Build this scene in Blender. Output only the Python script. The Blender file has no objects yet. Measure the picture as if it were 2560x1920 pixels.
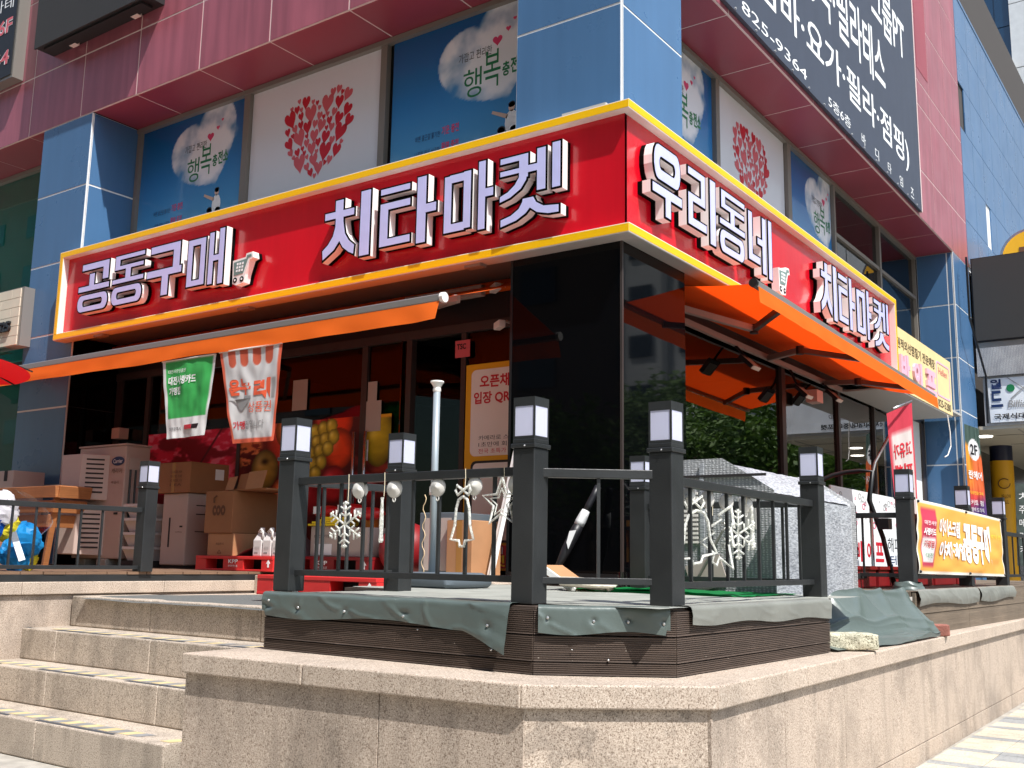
import bpy, bmesh, math, random
import numpy as np
from math import sin, cos, pi, radians, sqrt, atan2
from mathutils import Vector, Matrix, noise as mnoise, geometry as mgeo
random.seed(7); rng = np.random.default_rng(7)
scn = bpy.context.scene; COL = scn.collection

# ------------------------------------------------------------------ camera
cd = bpy.data.cameras.new('camera'); cam = bpy.data.objects.new('camera', cd); COL.objects.link(cam)
YAW, PITCH, ROLL = radians(-35.4155), radians(9.6227), radians(0.97537)
_f = Vector((sin(YAW)*cos(PITCH), cos(YAW)*cos(PITCH), sin(PITCH)))
_r = Vector((cos(YAW), -sin(YAW), 0)); _u = _r.cross(_f)
_R = cos(ROLL)*_r + sin(ROLL)*_u; _U = -sin(ROLL)*_r + cos(ROLL)*_u
cam.matrix_world = Matrix(((_R.x, _U.x, -_f.x, 0), (_R.y, _U.y, -_f.y, 0), (_R.z, _U.z, -_f.z, 1.085), (0, 0, 0, 1)))
cd.sensor_width = 36; cd.lens = 36*2594.94/2560; cd.clip_start = .05; cd.clip_end = 900
scn.camera = cam
# ------------------------------------------------------------------ sky and sun
SUN = Vector((.60, -.25, 1.0)).normalized()
w = bpy.data.worlds.new('World'); scn.world = w; w.use_nodes = True
nt = w.node_tree; bg = nt.nodes['Background']; sk = nt.nodes.new('ShaderNodeTexSky')
sk.sky_type = 'NISHITA'; sk.sun_disc = False; sk.sun_elevation = math.asin(SUN.z); sk.sun_rotation = atan2(SUN.x, SUN.y)
sk.air_density = 1.2; sk.dust_density = 1.5
nt.links.new(sk.outputs[0], bg.inputs[0]); bg.inputs[1].default_value = .15
sl = bpy.data.lights.new('sun', 'SUN'); sl.energy = 5.0; sl.angle = radians(.5); sl.color = (1, .97, .925)
so = bpy.data.objects.new('sun', sl); COL.objects.link(so); so.rotation_euler = SUN.to_track_quat('Z', 'Y').to_euler()
scn.view_settings.view_transform = 'Standard'; scn.view_settings.look = 'None'
scn.view_settings.exposure = .5; scn.view_settings.gamma = 1
scn.render.engine = 'CYCLES'
scn.cycles.max_bounces = 8; scn.cycles.transparent_max_bounces = 12; scn.cycles.caustics_reflective = False; scn.cycles.caustics_refractive = False
scn.cycles.use_denoising = True

# ------------------------------------------------------------------ materials
def lin(c):
    return tuple((v/255/12.92 if v/255 <= .04045 else ((v/255+.055)/1.055)**2.4) for v in c[:3])
def _new(name):
    m = bpy.data.materials.new(name); m.use_nodes = True
    t = m.node_tree; return m, t, t.nodes['Principled BSDF']
def _noise(t, scale, detail=4, vec=None, rough=.55, mapping=None):
    n = t.nodes.new('ShaderNodeTexNoise'); n.inputs['Scale'].default_value = scale; n.inputs['Detail'].default_value = detail; n.inputs['Roughness'].default_value = rough
    g = t.nodes.new('ShaderNodeNewGeometry')
    if mapping:
        mp = t.nodes.new('ShaderNodeMapping'); mp.inputs['Scale'].default_value = mapping
        t.links.new(g.outputs['Position'], mp.inputs['Vector']); t.links.new(mp.outputs[0], n.inputs['Vector'])
    else: t.links.new(g.outputs['Position'], n.inputs['Vector'])
    return n.outputs['Fac']
def _ramp(t, fac, stops):
    r = t.nodes.new('ShaderNodeValToRGB'); e = r.color_ramp.elements
    while len(e) < len(stops): e.new(.5)
    for k, (p, c) in enumerate(stops):
        e[k].position = p; e[k].color = (*c, 1) if len(c) == 3 else c
    t.links.new(fac, r.inputs[0]); return r.outputs[0]
def _mix(t, a, b, fac=1.0, mode='MULTIPLY'):
    m = t.nodes.new('ShaderNodeMixRGB'); m.blend_type = mode
    for i, s in ((0, fac), (1, a), (2, b)):
        if hasattr(s, 'is_linked'): t.links.new(s, m.inputs[i])
        else: m.inputs[i].default_value = s if i == 0 else (*s, 1)
    return m.outputs[0]
def _bump(t, b, fac, strength, dist=.01):
    n = t.nodes.new('ShaderNodeBump'); n.inputs['Strength'].default_value = strength; n.inputs['Distance'].default_value = dist
    t.links.new(fac, n.inputs['Height']); t.links.new(n.outputs[0], b.inputs['Normal'])
def mat(name, c, r=.5, m=0, var=0, vs=4, bump=0, bs=60, streak=0, coat=0, spec=.5, rv=0, bd=.01):
    M, t, b = _new(name); col = lin(c)
    b.inputs['Base Color'].default_value = (*col, 1); b.inputs['Roughness'].default_value = r; b.inputs['Metallic'].default_value = m
    b.inputs['Specular IOR Level'].default_value = spec
    if coat: b.inputs['Coat Weight'].default_value = coat; b.inputs['Coat Roughness'].default_value = .08
    out = col
    if var:
        f = _noise(t, vs, 5); k = _ramp(t, f, [(.3, (1-var,)*3), (.7, (1+var*.6,)*3)]); out = _mix(t, out, k)
    if streak:
        f = _noise(t, 5, 4, mapping=(1.6, 1.6, .12)); k = _ramp(t, f, [(.35, (1-streak,)*3), (.62, (1,)*3), (.8, (1+streak*.5,)*3)]); out = _mix(t, out, k)
    if hasattr(out, 'is_linked'): t.links.new(out, b.inputs['Base Color'])
    if rv:
        f = _noise(t, 2.3, 4); rr = t.nodes.new('ShaderNodeMapRange'); rr.inputs[3].default_value = max(.02, r-rv); rr.inputs[4].default_value = r+rv
        t.links.new(f, rr.inputs[0]); t.links.new(rr.outputs[0], b.inputs['Roughness'])
    if bump: _bump(t, b, _noise(t, bs, 3), bump, bd)
    return M
def granite(name, base, light, dark, stain=.25, r=.62, blot=0):
    M, t, b = _new(name)
    f1 = _noise(t, 120, 2, rough=.75); c = _ramp(t, f1, [(.36, lin(dark)), (.47, lin(base)), (.58, lin(base)), (.7, lin(light))])
    f2 = _noise(t, 240, 1); c = _mix(t, c, _ramp(t, f2, [(.36, (.62, .6, .58)), (.5, (1, 1, 1))]))
    f3 = _noise(t, 1.7, 6, rough=.65); c = _mix(t, c, _ramp(t, f3, [(.36, (1-stain, 1-stain, 1-stain)), (.52, (1, 1, 1))]))
    f4 = _noise(t, 7, 5, mapping=(1.3, 1.3, .25)); c = _mix(t, c, _ramp(t, f4, [(.34, (1-stain*.7,)*3), (.5, (1, 1, 1))]))
    if blot: c = _mix(t, c, _ramp(t, _noise(t, 5.5, 6, rough=.6), [(.56, (1, 1, 1)), (.60, (1-blot,)*3), (.70, (1-blot*.5,)*3)]))
    t.links.new(c, b.inputs['Base Color']); b.inputs['Roughness'].default_value = r
    _bump(t, b, f1, .25, .003); return M
def wood(name, c, var=.35, r=.6, ax=(0, 0, 1)):
    M, t, b = _new(name)
    f = _noise(t, 3, 6, mapping=(1.2, 1.2, 55), rough=.7); k = _mix(t, lin(c), _ramp(t, f, [(.3, (1-var,)*3), (.7, (1+var*.5,)*3)]))
    f2 = _noise(t, 2.2, 4); k = _mix(t, k, _ramp(t, f2, [(.3, (.72, .7, .68)), (.7, (1.12, 1.1, 1.08))]))
    f3 = _noise(t, 60, 2); k = _mix(t, k, lin((200, 190, 175)), _ramp(t, f3, [(.72, (0, 0, 0)), (.78, (.5, .5, .5))]), 'MIX')
    t.links.new(k, b.inputs['Base Color']); b.inputs['Roughness'].default_value = r; _bump(t, b, f, .3, .004); return M
def glass(name, tint, refl=1.0, ior=1.5, r=.0):
    M, t, b = _new(name); t.nodes.remove(b); o = t.nodes['Material Output']
    tr = t.nodes.new('ShaderNodeBsdfTransparent'); tr.inputs[0].default_value = (*tint, 1)
    gl = t.nodes.new('ShaderNodeBsdfGlossy'); gl.inputs['Roughness'].default_value = r; gl.inputs[0].default_value = (refl, refl, refl, 1)
    fr = t.nodes.new('ShaderNodeFresnel'); fr.inputs[0].default_value = ior
    mx = t.nodes.new('ShaderNodeMixShader'); gg = t.nodes.new('ShaderNodeNewGeometry'); k1 = t.nodes.new('ShaderNodeMath'); k1.operation = 'SUBTRACT'; k1.inputs[0].default_value = 1; t.links.new(gg.outputs['Backfacing'], k1.inputs[1]); k2 = t.nodes.new('ShaderNodeMath'); k2.operation = 'MULTIPLY'; t.links.new(fr.outputs[0], k2.inputs[0]); t.links.new(k1.outputs[0], k2.inputs[1]); t.links.new(k2.outputs[0], mx.inputs[0]); t.links.new(tr.outputs[0], mx.inputs[1]); t.links.new(gl.outputs[0], mx.inputs[2])
    t.links.new(mx.outputs[0], o.inputs[0]); return M
def cloth(name, c, trans=.45, r=.8, tc=None, var=.0):
    M, t, b = _new(name); o = t.nodes['Material Output']
    b.inputs['Base Color'].default_value = (*lin(c), 1); b.inputs['Roughness'].default_value = r; b.inputs['Specular IOR Level'].default_value = .2
    if var:
        f = _noise(t, 2.5, 5); k = _mix(t, lin(c), _ramp(t, f, [(.3, (1-var,)*3), (.7, (1+var*.4,)*3)])); t.links.new(k, b.inputs['Base Color'])
    tl = t.nodes.new('ShaderNodeBsdfTranslucent'); tl.inputs[0].default_value = (*lin(tc or c), 1)
    mx = t.nodes.new('ShaderNodeMixShader'); mx.inputs[0].default_value = trans
    t.links.new(b.outputs[0], mx.inputs[1]); t.links.new(tl.outputs[0], mx.inputs[2]); t.links.new(mx.outputs[0], o.inputs[0]); return M
def attrmat(name, r=.5, trans=0, coat=0):
    M, t, b = _new(name); a = t.nodes.new('ShaderNodeAttribute'); a.attribute_name = 'Col'
    t.links.new(a.outputs['Color'], b.inputs['Base Color']); b.inputs['Roughness'].default_value = r; b.inputs['Specular IOR Level'].default_value = .35
    if coat: b.inputs['Coat Weight'].default_value = coat; b.inputs['Coat Roughness'].default_value = .05
    if trans:
        o = t.nodes['Material Output']; tl = t.nodes.new('ShaderNodeBsdfTranslucent'); t.links.new(a.outputs['Color'], tl.inputs[0])
        mx = t.nodes.new('ShaderNodeMixShader'); mx.inputs[0].default_value = trans
        t.links.new(b.outputs[0], mx.inputs[1]); t.links.new(tl.outputs[0], mx.inputs[2]); t.links.new(mx.outputs[0], o.inputs[0])
    return M
def emis(name, c, s):
    M, t, b = _new(name); b.inputs['Emission Color'].default_value = (*lin(c), 1); b.inputs['Emission Strength'].default_value = s; b.inputs['Base Color'].default_value = (*lin(c), 1); return M

MT = dict(
 granite=granite('granite_beige', (192, 176, 160), (218, 206, 192), (152, 134, 118), .16),
 granite2=granite('granite_step', (190, 177, 162), (216, 204, 190), (140, 126, 112), .34),
 granite_ch=granite('granite_stained', (190, 174, 158), (218, 204, 188), (146, 128, 112), .2, .62, .34),
 granite_wall=granite('granite_wall', (186, 170, 155), (214, 200, 184), (146, 128, 112), .3),
 slab=mat('slab_concrete', (150, 146, 138), .8, var=.2),
 paving=mat('paving_base', (160, 155, 146), .9, var=.25, vs=9),
 pav_b=granite('paving_beige', (206, 196, 176), (222, 212, 194), (170, 158, 140), .2),
 pav_w=granite('paving_white', (222, 218, 208), (234, 230, 222), (190, 184, 172), .15), pav_g=granite('paving_grey', (158, 160, 160), (178, 180, 180), (126, 128, 128), .2),
 asphalt=mat('asphalt', (70, 70, 72), .9, var=.2, bump=.4, bs=120),
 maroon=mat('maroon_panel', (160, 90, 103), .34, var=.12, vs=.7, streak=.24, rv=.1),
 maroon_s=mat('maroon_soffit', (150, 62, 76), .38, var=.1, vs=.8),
 seal=mat('pale_sealant', (222, 204, 200), .7), sealb=mat('blue_sealant', (224, 226, 226), .6),
 blue=mat('blue_panel', (72, 110, 150), .3, var=.08, vs=.8, streak=.07, rv=.1),
 black_glass=mat('black_glass_panel', (5, 6, 8), .03, spec=.22), black_frame=mat('black_frame', (26, 26, 28), .4),
 frame_u=mat('grey_window_frame', (132, 126, 118), .45, m=.2), frame=mat('bronze_frame', (70, 62, 60), .4, m=.3, var=.1), frame_l=mat('aluminium_frame', (150, 148, 142), .4, m=.5),
 glass_dark=glass('tinted_glass', (.24, .27, .26), 1, 2.1), glass_shop=glass('shop_glass', (.30, .31, .30), 1, 1.5), glass_up=glass('upper_glass', (.42, .46, .46), 1, 1.55), glass_clear=glass('clear_glass', (.8, .84, .83), 1, 1.5),
 glass_teal=glass('teal_glass', (.5, .8, .76), 1, 1.6),
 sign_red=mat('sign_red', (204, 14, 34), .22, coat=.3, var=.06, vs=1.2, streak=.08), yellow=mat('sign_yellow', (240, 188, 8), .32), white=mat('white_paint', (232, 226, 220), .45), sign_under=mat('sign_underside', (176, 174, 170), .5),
 let_face=mat('letter_face', (196, 200, 246), .25, var=.05, vs=9), let_black=mat('letter_black', (10, 9, 9), .9, spec=.05), let_white=mat('letter_return', (236, 232, 230), .3),
 awn=cloth('awning_orange', (242, 104, 30), .40, .85, (252, 78, 14), .10), awn_l=cloth('awning_orange_thick', (236, 100, 26), .08, .85, (240, 70, 14), .06), valance=cloth('valance_orange', (250, 116, 36), .3, .85, (250, 100, 30), .06), awn_bar=mat('awning_bar', (150, 146, 142), .4, m=.5), arm=mat('awning_arm', (176, 160, 152), .45),
 steel=mat('rail_black_steel', (40, 42, 43), .42, var=.25, vs=6, bump=.12, bs=140, rv=.12), lamp=cloth('lamp_diffuser', (232, 234, 250), .45, .4), 
 plank=wood('dark_deck_plank', (84, 71, 63), .45, .7), plank2=wood('grey_deck_plank', (112, 100, 86), .35, .7), board=wood('terrace_board', (124, 98, 78), .3),
 tarp=mat('grey_tarpaulin', (86, 97, 94), .33, var=.12, vs=3, bump=.1, bs=30, rv=.1), tarp_f=mat('deck_sheet', (150, 152, 144), .6, var=.22, vs=5, bump=.25, bs=18), tarp_k=mat('dull_tarpaulin', (118, 120, 114), .55, var=.15, vs=5), green_t=cloth('green_tarp', (20, 120, 62), .2, .5, var=.2),
 screw=mat('screw', (200, 200, 200), .3, m=.8), carpet=mat('grey_mat', (104, 106, 104), .95, var=.25, vs=60, bump=.8, bs=260),
 tape_y=mat('tape_yellow', (200, 180, 134), .7, var=.2, vs=12), tape_g=mat('tape_grey', (134, 134, 134), .7, var=.2, vs=12), tape_k=mat('tape_dark', (66, 68, 72), .8),
 led=mat('led_panel', (46, 46, 46), .75, bump=.3, bs=300), board_k=mat('board_black', (28, 28, 30), .5), navy=mat('billboard_navy', (60, 68, 84), .5, var=.06, streak=.05), paint_w=mat('print_white', (236, 240, 242), .5), 
 beige_sign=mat('beige_sign', (226, 204, 150), .5, var=.05), pink=mat('pink_letter', (224, 176, 196), .4), brown_t=mat('brown_print', (84, 70, 50), .6), stone_sign=mat('stone_sign', (208, 202, 184), .7, var=.06),
 card=mat('cardboard', (148, 102, 66), .8, var=.12, vs=3), card2=mat('cardboard_pale', (172, 126, 88), .8, var=.12), tapeb=mat('packing_tape', (164, 120, 66), .25), cardtxt=mat('carton_print', (96, 62, 40), .8),
 beige_pl=mat('beige_plastic', (184, 164, 154), .5, var=.05), beige_pl2=mat('beige_plastic_greyer', (180, 168, 160), .5), slot=mat('dark_slot', (38, 34, 34), .8), white_pl=mat('white_plastic', (206, 202, 200), .4),  # second beige plastic is only a slightly greyer tone
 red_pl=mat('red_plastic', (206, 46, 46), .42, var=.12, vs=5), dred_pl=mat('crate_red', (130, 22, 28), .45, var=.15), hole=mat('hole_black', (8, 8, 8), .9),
 timber=wood('orange_timber', (172, 112, 66), .25, .6), cloth_p=cloth('purple_grey_cloth', (110, 96, 100), .05, .95), yel=mat('yellow_plastic', (236, 208, 40), .4), redbag=mat('red_packet', (190, 24, 28), .4),
 base_g=mat('parasol_base', (92, 102, 110), .45, var=.08), pole_g=mat('grey_pole', (150, 160, 166), .35, m=.2), pipe_w=mat('white_pipe', (238, 238, 236), .35), rope=mat('white_rope', (222, 212, 196), .85, bump=.6, bs=90), 
 umb_k=mat('umbrella_black', (26, 26, 30), .45), umb_s=mat('umbrella_silver', (206, 208, 208), .3), 
 ice=None, cup=mat('white_suction_cup', (206, 204, 198), .5), string=mat('cream_string', (226, 214, 186), .8), wire_y=mat('fairy_wire', (216, 190, 150), .5),
 chrome=mat('chrome_tube', (200, 200, 200), .22, m=.9), tube_k=mat('black_tube', (22, 22, 24), .4), 
 red_u=cloth('parasol_red', (214, 20, 26), .3, .7), green_a=cloth('green_awning', (30, 84, 70), .2, .8), bag=glass('clear_bag', (.9, .9, .92), 1, 1.5, .25), bag_b=cloth('blue_film', (40, 150, 214), .3, .4), bag_d=cloth('deep_blue_film', (20, 90, 190), .3, .4), bag_y=cloth('yellow_film', (236, 220, 60), .3, .4), bag_w=cloth('white_film', (228, 226, 228), .3, .4),
 inside=mat('interior_wall', (66, 62, 60), .8), ceil=mat('interior_ceiling', (122, 124, 122), .8), floor=mat('interior_floor', (80, 76, 72), .5), shelf=mat('interior_shelf', (120, 104, 92), .7), mul=attrmat('fruit_mural', .6), poster=attrmat('poster_print', .25, 0, .3), flagm=attrmat('flag_print', .75, .25), bannerm=attrmat('banner_print', .6, .2),
 ink_g=mat('ink_green', (24, 120, 74), .4), ink_k=mat('ink_black', (30, 30, 34), .4), ink_b=mat('ink_navy', (30, 52, 96), .4), ink_p=mat('ink_pink', (214, 66, 110), .4), ink_r=mat('ink_red', (196, 26, 44), .4), ink_r2=mat('ink_rose', (206, 92, 100), .4), ink_o=mat('ink_orange', (222, 92, 58), .5), ink_gr=mat('ink_grey', (150, 150, 150), .5), ink_w=mat('ink_white', (240, 240, 240), .5), ink_y=mat('ink_yellow', (250, 216, 50), .5), skin=mat('print_skin', (208, 178, 160), .5), film_w=mat('white_film_wall', (232, 236, 238), .35), teal=mat('teal_film', (46, 136, 122), .3),
 cart=mat('cart_grey', (112, 138, 134), .4), cart_w=mat('cart_teal', (130, 178, 178), .4),
 stonec=granite('concrete_chunk', (206, 202, 178), (232, 228, 208), (120, 116, 96), .3, .9), brick=mat('red_brick', (150, 96, 84), .9, var=.3, vs=14, bump=.6, bs=90),
 conc_ceil=mat('passage_ceiling', (186, 180, 164), .8, var=.05), downl=emis('downlight', (255, 248, 236), 6), ycol=mat('yellow_column', (222, 164, 24), .5), navyc=mat('navy_paint', (24, 30, 58), .4), banner_w=mat('white_vinyl', (226, 232, 238), .5, var=.05), tower_w=mat('pale_cladding', (206, 208, 208), .6, var=.06), tower_g=mat('blue_curtain_glass', (22, 52, 78), .06, spec=.8), darkdoor=mat('dark_shopfront', (30, 32, 34), .25),
 bark=mat('bark', (92, 78, 64), .9, bump=.6, bs=30), apt=mat('apartment_wall', (206, 208, 206), .8, var=.06, vs=.5), apt_d=mat('apartment_darkened_brick', (142, 122, 110), .85, var=.1, vs=.6), apt_w=mat('apartment_window', (52, 66, 78), .1, spec=.7), apt_b=mat('apartment_stripe', (150, 156, 160), .8), flood=mat('floodlight_black', (24, 24, 26), .4), flood_g=mat('floodlight_glass', (206, 204, 190), .2), pinkbox=mat('junction_box', (222, 188, 178), .5), menu=mat('menu_board', (70, 82, 78), .5, var=.3, vs=14), 
)
def leafmat():
    M, t, b = _new('leaf'); o = t.nodes['Material Output']; f = _noise(t, 3, 3); c = _ramp(t, f, [(.3, lin((54, 84, 36))), (.7, lin((112, 146, 66)))])
    t.links.new(c, b.inputs['Base Color']); b.inputs['Roughness'].default_value = .6
    tl = t.nodes.new('ShaderNodeBsdfTranslucent'); t.links.new(c, tl.inputs[0]); mx = t.nodes.new('ShaderNodeMixShader'); mx.inputs[0].default_value = .3
    t.links.new(b.outputs[0], mx.inputs[1]); t.links.new(tl.outputs[0], mx.inputs[2]); t.links.new(mx.outputs[0], o.inputs[0]); return M
MT['leaf'] = leafmat()
def icemat():
    M, t, b = _new('clear_plastic'); o = t.nodes['Material Output']; b.inputs['Base Color'].default_value = (.82, .83, .78, 1); b.inputs['Roughness'].default_value = .12
    tr = t.nodes.new('ShaderNodeBsdfTransparent'); tr.inputs[0].default_value = (.93, .93, .9, 1); mx = t.nodes.new('ShaderNodeMixShader'); f = _noise(t, 90, 2)
    k = _ramp(t, f, [(.35, (.15, .15, .15)), (.65, (.75, .75, .75))]); t.links.new(k, mx.inputs[0]); t.links.new(b.outputs[0], mx.inputs[1]); t.links.new(tr.outputs[0], mx.inputs[2]); t.links.new(mx.outputs[0], o.inputs[0]); return M
MT['ice'] = icemat()
def covermat():
    M, t, b = _new('embossed_grey_cover'); g = t.nodes.new('ShaderNodeNewGeometry')
    v = t.nodes.new('ShaderNodeTexVoronoi'); v.inputs['Scale'].default_value = 62; v.inputs['Randomness'].default_value = .35
    mp = t.nodes.new('ShaderNodeMapping'); mp.inputs['Rotation'].default_value = (0, 0, .78); mp.inputs['Scale'].default_value = (1, 1, 1.25)
    t.links.new(g.outputs['Position'], mp.inputs[0]); t.links.new(mp.outputs[0], v.inputs['Vector'])
    c = _ramp(t, v.outputs['Distance'], [(.12, lin((204, 205, 206))), (.5, lin((150, 152, 154)))]); f = _noise(t, 4, 5); c = _mix(t, c, _ramp(t, f, [(.35, (.74, .74, .76)), (.6, (1, 1, 1))]))
    t.links.new(c, b.inputs['Base Color']); b.inputs['Roughness'].default_value = .5
    n = t.nodes.new('ShaderNodeBump'); n.inputs['Strength'].default_value = .5; n.inputs['Distance'].default_value = .006; n.invert = True; t.links.new(v.outputs['Distance'], n.inputs['Height']); t.links.new(n.outputs[0], b.inputs['Normal']); return M
MT['cover'] = covermat()
def cover2():
    M, t, b = _new('ribbed_grey_cover'); f1 = _noise(t, 20, 3, mapping=(1, 1.4, 9)); c = _ramp(t, f1, [(.35, lin((118, 122, 128))), (.65, lin((190, 194, 198)))])
    f = _noise(t, 3, 5); c = _mix(t, c, _ramp(t, f, [(.3, (.72, .72, .74)), (.6, (1, 1, 1))])); t.links.new(c, b.inputs['Base Color']); b.inputs['Roughness'].default_value = .5; _bump(t, b, f1, .45, .005); return M
MT['cover2'] = cover2()

# ------------------------------------------------------------------ building helpers
LOCAL = set()
class MB:
    def __init__(s): s.v = []; s.f = []; s.m = []
    def add(s, vs, fs, m=0):
        n = len(s.v); s.v += [tuple(p) for p in vs]; s.f += [tuple(i+n for i in f) for f in fs]; s.m += [m]*len(fs); return s
    def obox(s, c, ax, h, m=0):
        c = Vector(c); a = [Vector(x) for x in ax]
        vs = [c + a[0]*h[0]*i + a[1]*h[1]*j + a[2]*h[2]*k for k in (-1, 1) for j in (-1, 1) for i in (-1, 1)]
        fs = [(0, 2, 3, 1), (4, 5, 7, 6), (0, 1, 5, 4), (2, 6, 7, 3), (0, 4, 6, 2), (1, 3, 7, 5)]
        if a[0].cross(a[1]).dot(a[2]) < 0: fs = [f[::-1] for f in fs]
        return s.add(vs, fs, m)
    def box(s, x0, x1, y0, y1, z0, z1, m=0):
        return s.obox(((x0+x1)/2, (y0+y1)/2, (z0+z1)/2), ((1, 0, 0), (0, 1, 0), (0, 0, 1)), (abs(x1-x0)/2, abs(y1-y0)/2, abs(z1-z0)/2), m)
    def bar(s, p, q, w, h, m=0, up=(0, 0, 1)):
        p = Vector(p); q = Vector(q); d = (q-p); L = d.length; d.normalize(); u = Vector(up); u = (u - d*u.dot(d)).normalized(); n = d.cross(u)
        return s.obox((p+q)/2, (d, n, u), (L/2, w/2, h/2), m)
    def tube(s, pts, r, n=8, m=0, cap=True, r1=None):
        pts = [Vector(p) for p in pts]; rings = []; N = len(pts); prev = None
        for i, p in enumerate(pts):
            d = (pts[min(i+1, N-1)] - pts[max(i-1, 0)]).normalized()
            u = prev if prev is not None else (Vector((0, 0, 1)) if abs(d.z) < .9 else Vector((1, 0, 0)))
            u = (u - d*u.dot(d)); u = u.normalized() if u.length > 1e-6 else d.orthogonal().normalized(); prev = u; b = d.cross(u)
            rr = r if r1 is None else r + (r1-r)*i/(N-1)
            rings.append([p + (u*cos(2*pi*k/n) + b*sin(2*pi*k/n))*rr for k in range(n)])
        vs = [v for R in rings for v in R]; fs = [(i*n+k, i*n+(k+1) % n, (i+1)*n+(k+1) % n, (i+1)*n+k) for i in range(N-1) for k in range(n)]
        if cap: fs += [tuple(range(n))[::-1], tuple((N-1)*n+k for k in range(n))]
        return s.add(vs, fs, m)
    def cyl(s, p, q, r, r1=None, n=12, m=0): return s.tube([p, q], r, n, m, True, r1)
    def lathe(s, prof, c, n=20, m=0, ax=None):
        c = Vector(c); X, Y, Z = [Vector(a) for a in (ax or ((1, 0, 0), (0, 1, 0), (0, 0, 1)))]
        vs = [c + (X*cos(2*pi*k/n) + Y*sin(2*pi*k/n))*r + Z*h for r, h in prof for k in range(n)]
        fs = [(i*n+k, i*n+(k+1) % n, (i+1)*n+(k+1) % n, (i+1)*n+k) for i in range(len(prof)-1) for k in range(n)]
        fs += [tuple(range(n))[::-1], tuple((len(prof)-1)*n+k for k in range(n))]
        return s.add(vs, fs, m)
    def sphere(s, c, r, nu=14, nv=8, m=0):
        c = Vector(c); r = (r, r, r) if not hasattr(r, '__len__') else r
        vs = [c + Vector((r[0]*sin(pi*j/nv)*cos(2*pi*i/nu), r[1]*sin(pi*j/nv)*sin(2*pi*i/nu), r[2]*cos(pi*j/nv))) for j in range(nv+1) for i in range(nu)]
        fs = [((j+1)*nu+i, (j+1)*nu+(i+1) % nu, j*nu+(i+1) % nu, j*nu+i) for j in range(nv) for i in range(nu)]
        return s.add(vs, fs, m)
    def grid(s, fn, nu, nv, m=0, th=0):
        P = [[Vector(fn(i/nu, j/nv)) for i in range(nu+1)] for j in range(nv+1)]
        vs = [p for R in P for p in R]; fs = [(j*(nu+1)+i, j*(nu+1)+i+1, (j+1)*(nu+1)+i+1, (j+1)*(nu+1)+i) for j in range(nv) for i in range(nu)]
        return s.add(vs, fs, m)
    def prism(s, loops, S, o0, o1, m=0, back=True, mside=None):
        """loops: list of 2D loops, first outer ccw, others holes; S(u,v,o) maps to space"""
        pts = [p for L in loops for p in L]
        tris = mgeo.tessellate_polygon([[Vector((p[0], p[1], 0)) for p in L] for L in loops])
        n = len(pts); vs = [S(p[0], p[1], o1) for p in pts] + [S(p[0], p[1], o0) for p in pts]; fs = []; ms = mside if mside is not None else m
        for t in tris:
            a, b, c = [Vector(pts[i]) for i in t]
            if (b-a).cross(c-a) < 0: t = t[::-1]
            fs.append(tuple(t))
        nf = len(fs)
        if back: fs += [tuple(i+n for i in t[::-1]) for t in fs[:nf]]
        k = 0; sf = []
        for L in loops:
            for i in range(len(L)):
                a, b = k+i, k+(i+1) % len(L); sf.append((a+n, b+n, b, a))
            k += len(L)
        s.add(vs, fs, m); base = len(s.v)-len(vs)
        s.f += [tuple(i+base for i in f) for f in sf]; s.m += [ms]*len(sf); return s
    def mesh(s, name, mats):
        me = bpy.data.meshes.new(name); me.from_pydata(s.v, [], s.f)
        for m in (mats if isinstance(mats, (list, tuple)) else [mats]): me.materials.append(MT[m] if isinstance(m, str) else m)
        me.polygons.foreach_set('material_index', s.m); me.update(); return me
    def build(s, name, mats, parent=None, smooth=False, bevel=0, **tg):
        return put(name, s.mesh(name, mats), parent, smooth, bevel, **tg)
def put(name, me, parent=None, smooth=False, bevel=0, loc=None, **tg):
    o = bpy.data.objects.new(name, me); COL.objects.link(o)
    if smooth:
        me.polygons.foreach_set('use_smooth', [True]*len(me.polygons))
        if smooth == 'auto':
            try: me.set_sharp_from_angle(angle=radians(40))
            except Exception: pass
    if bevel:
        b = o.modifiers.new('bevel', 'BEVEL'); b.width = bevel; b.segments = 2; b.limit_method = 'ANGLE'; b.angle_limit = radians(50)
    if parent is not None:
        o.parent = parent
        if parent.type == 'EMPTY' and parent.name not in LOCAL: o.matrix_parent_inverse = Matrix.Translation(parent.location).inverted()
    if loc is not None: o.location = loc
    tag(o, **tg); return o
def tag(o, label=None, cat=None, group=None, kind=None):
    for k, v in (('label', label), ('category', cat), ('group', group), ('kind', kind)):
        if v: o[k] = v
    return o
def thing(name, label, cat, loc=(0, 0, 0), group=None, local=False, rz=0):
    o = bpy.data.objects.new(name, None); COL.objects.link(o); o.location = loc; o.rotation_euler = (0, 0, rz); o.empty_display_size = .1
    if local: LOCAL.add(o.name)
    return tag(o, label, cat, group)
def struct(name, mb, mats, **k): return mb.build(name, mats, kind='structure', **k)
def dup(root, loc, label=None, rz=None):
    r = root.copy(); COL.objects.link(r); r.location = loc
    if rz is not None: r.rotation_euler = (0, 0, rz)
    if label: r['label'] = label
    for ch in root.children:
        c = ch.copy(); COL.objects.link(c); c.parent = r
        for g in ch.children:
            d = g.copy(); COL.objects.link(d); d.parent = c
    return r
def plane(O, U, V=(0, 0, 1)):
    O, U, V = Vector(O), Vector(U).normalized(), Vector(V).normalized(); N = U.cross(V)
    return lambda u, v, o=0: O + U*u + V*v + N*o
def PL(y): return lambda u, v, o=0: Vector((u, y-o, v))       # on a wall facing -y: u = x, v = z
def PR(x): return lambda u, v, o=0: Vector((x+o, u, v))       # on a wall facing +x: u = y, v = z
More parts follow.
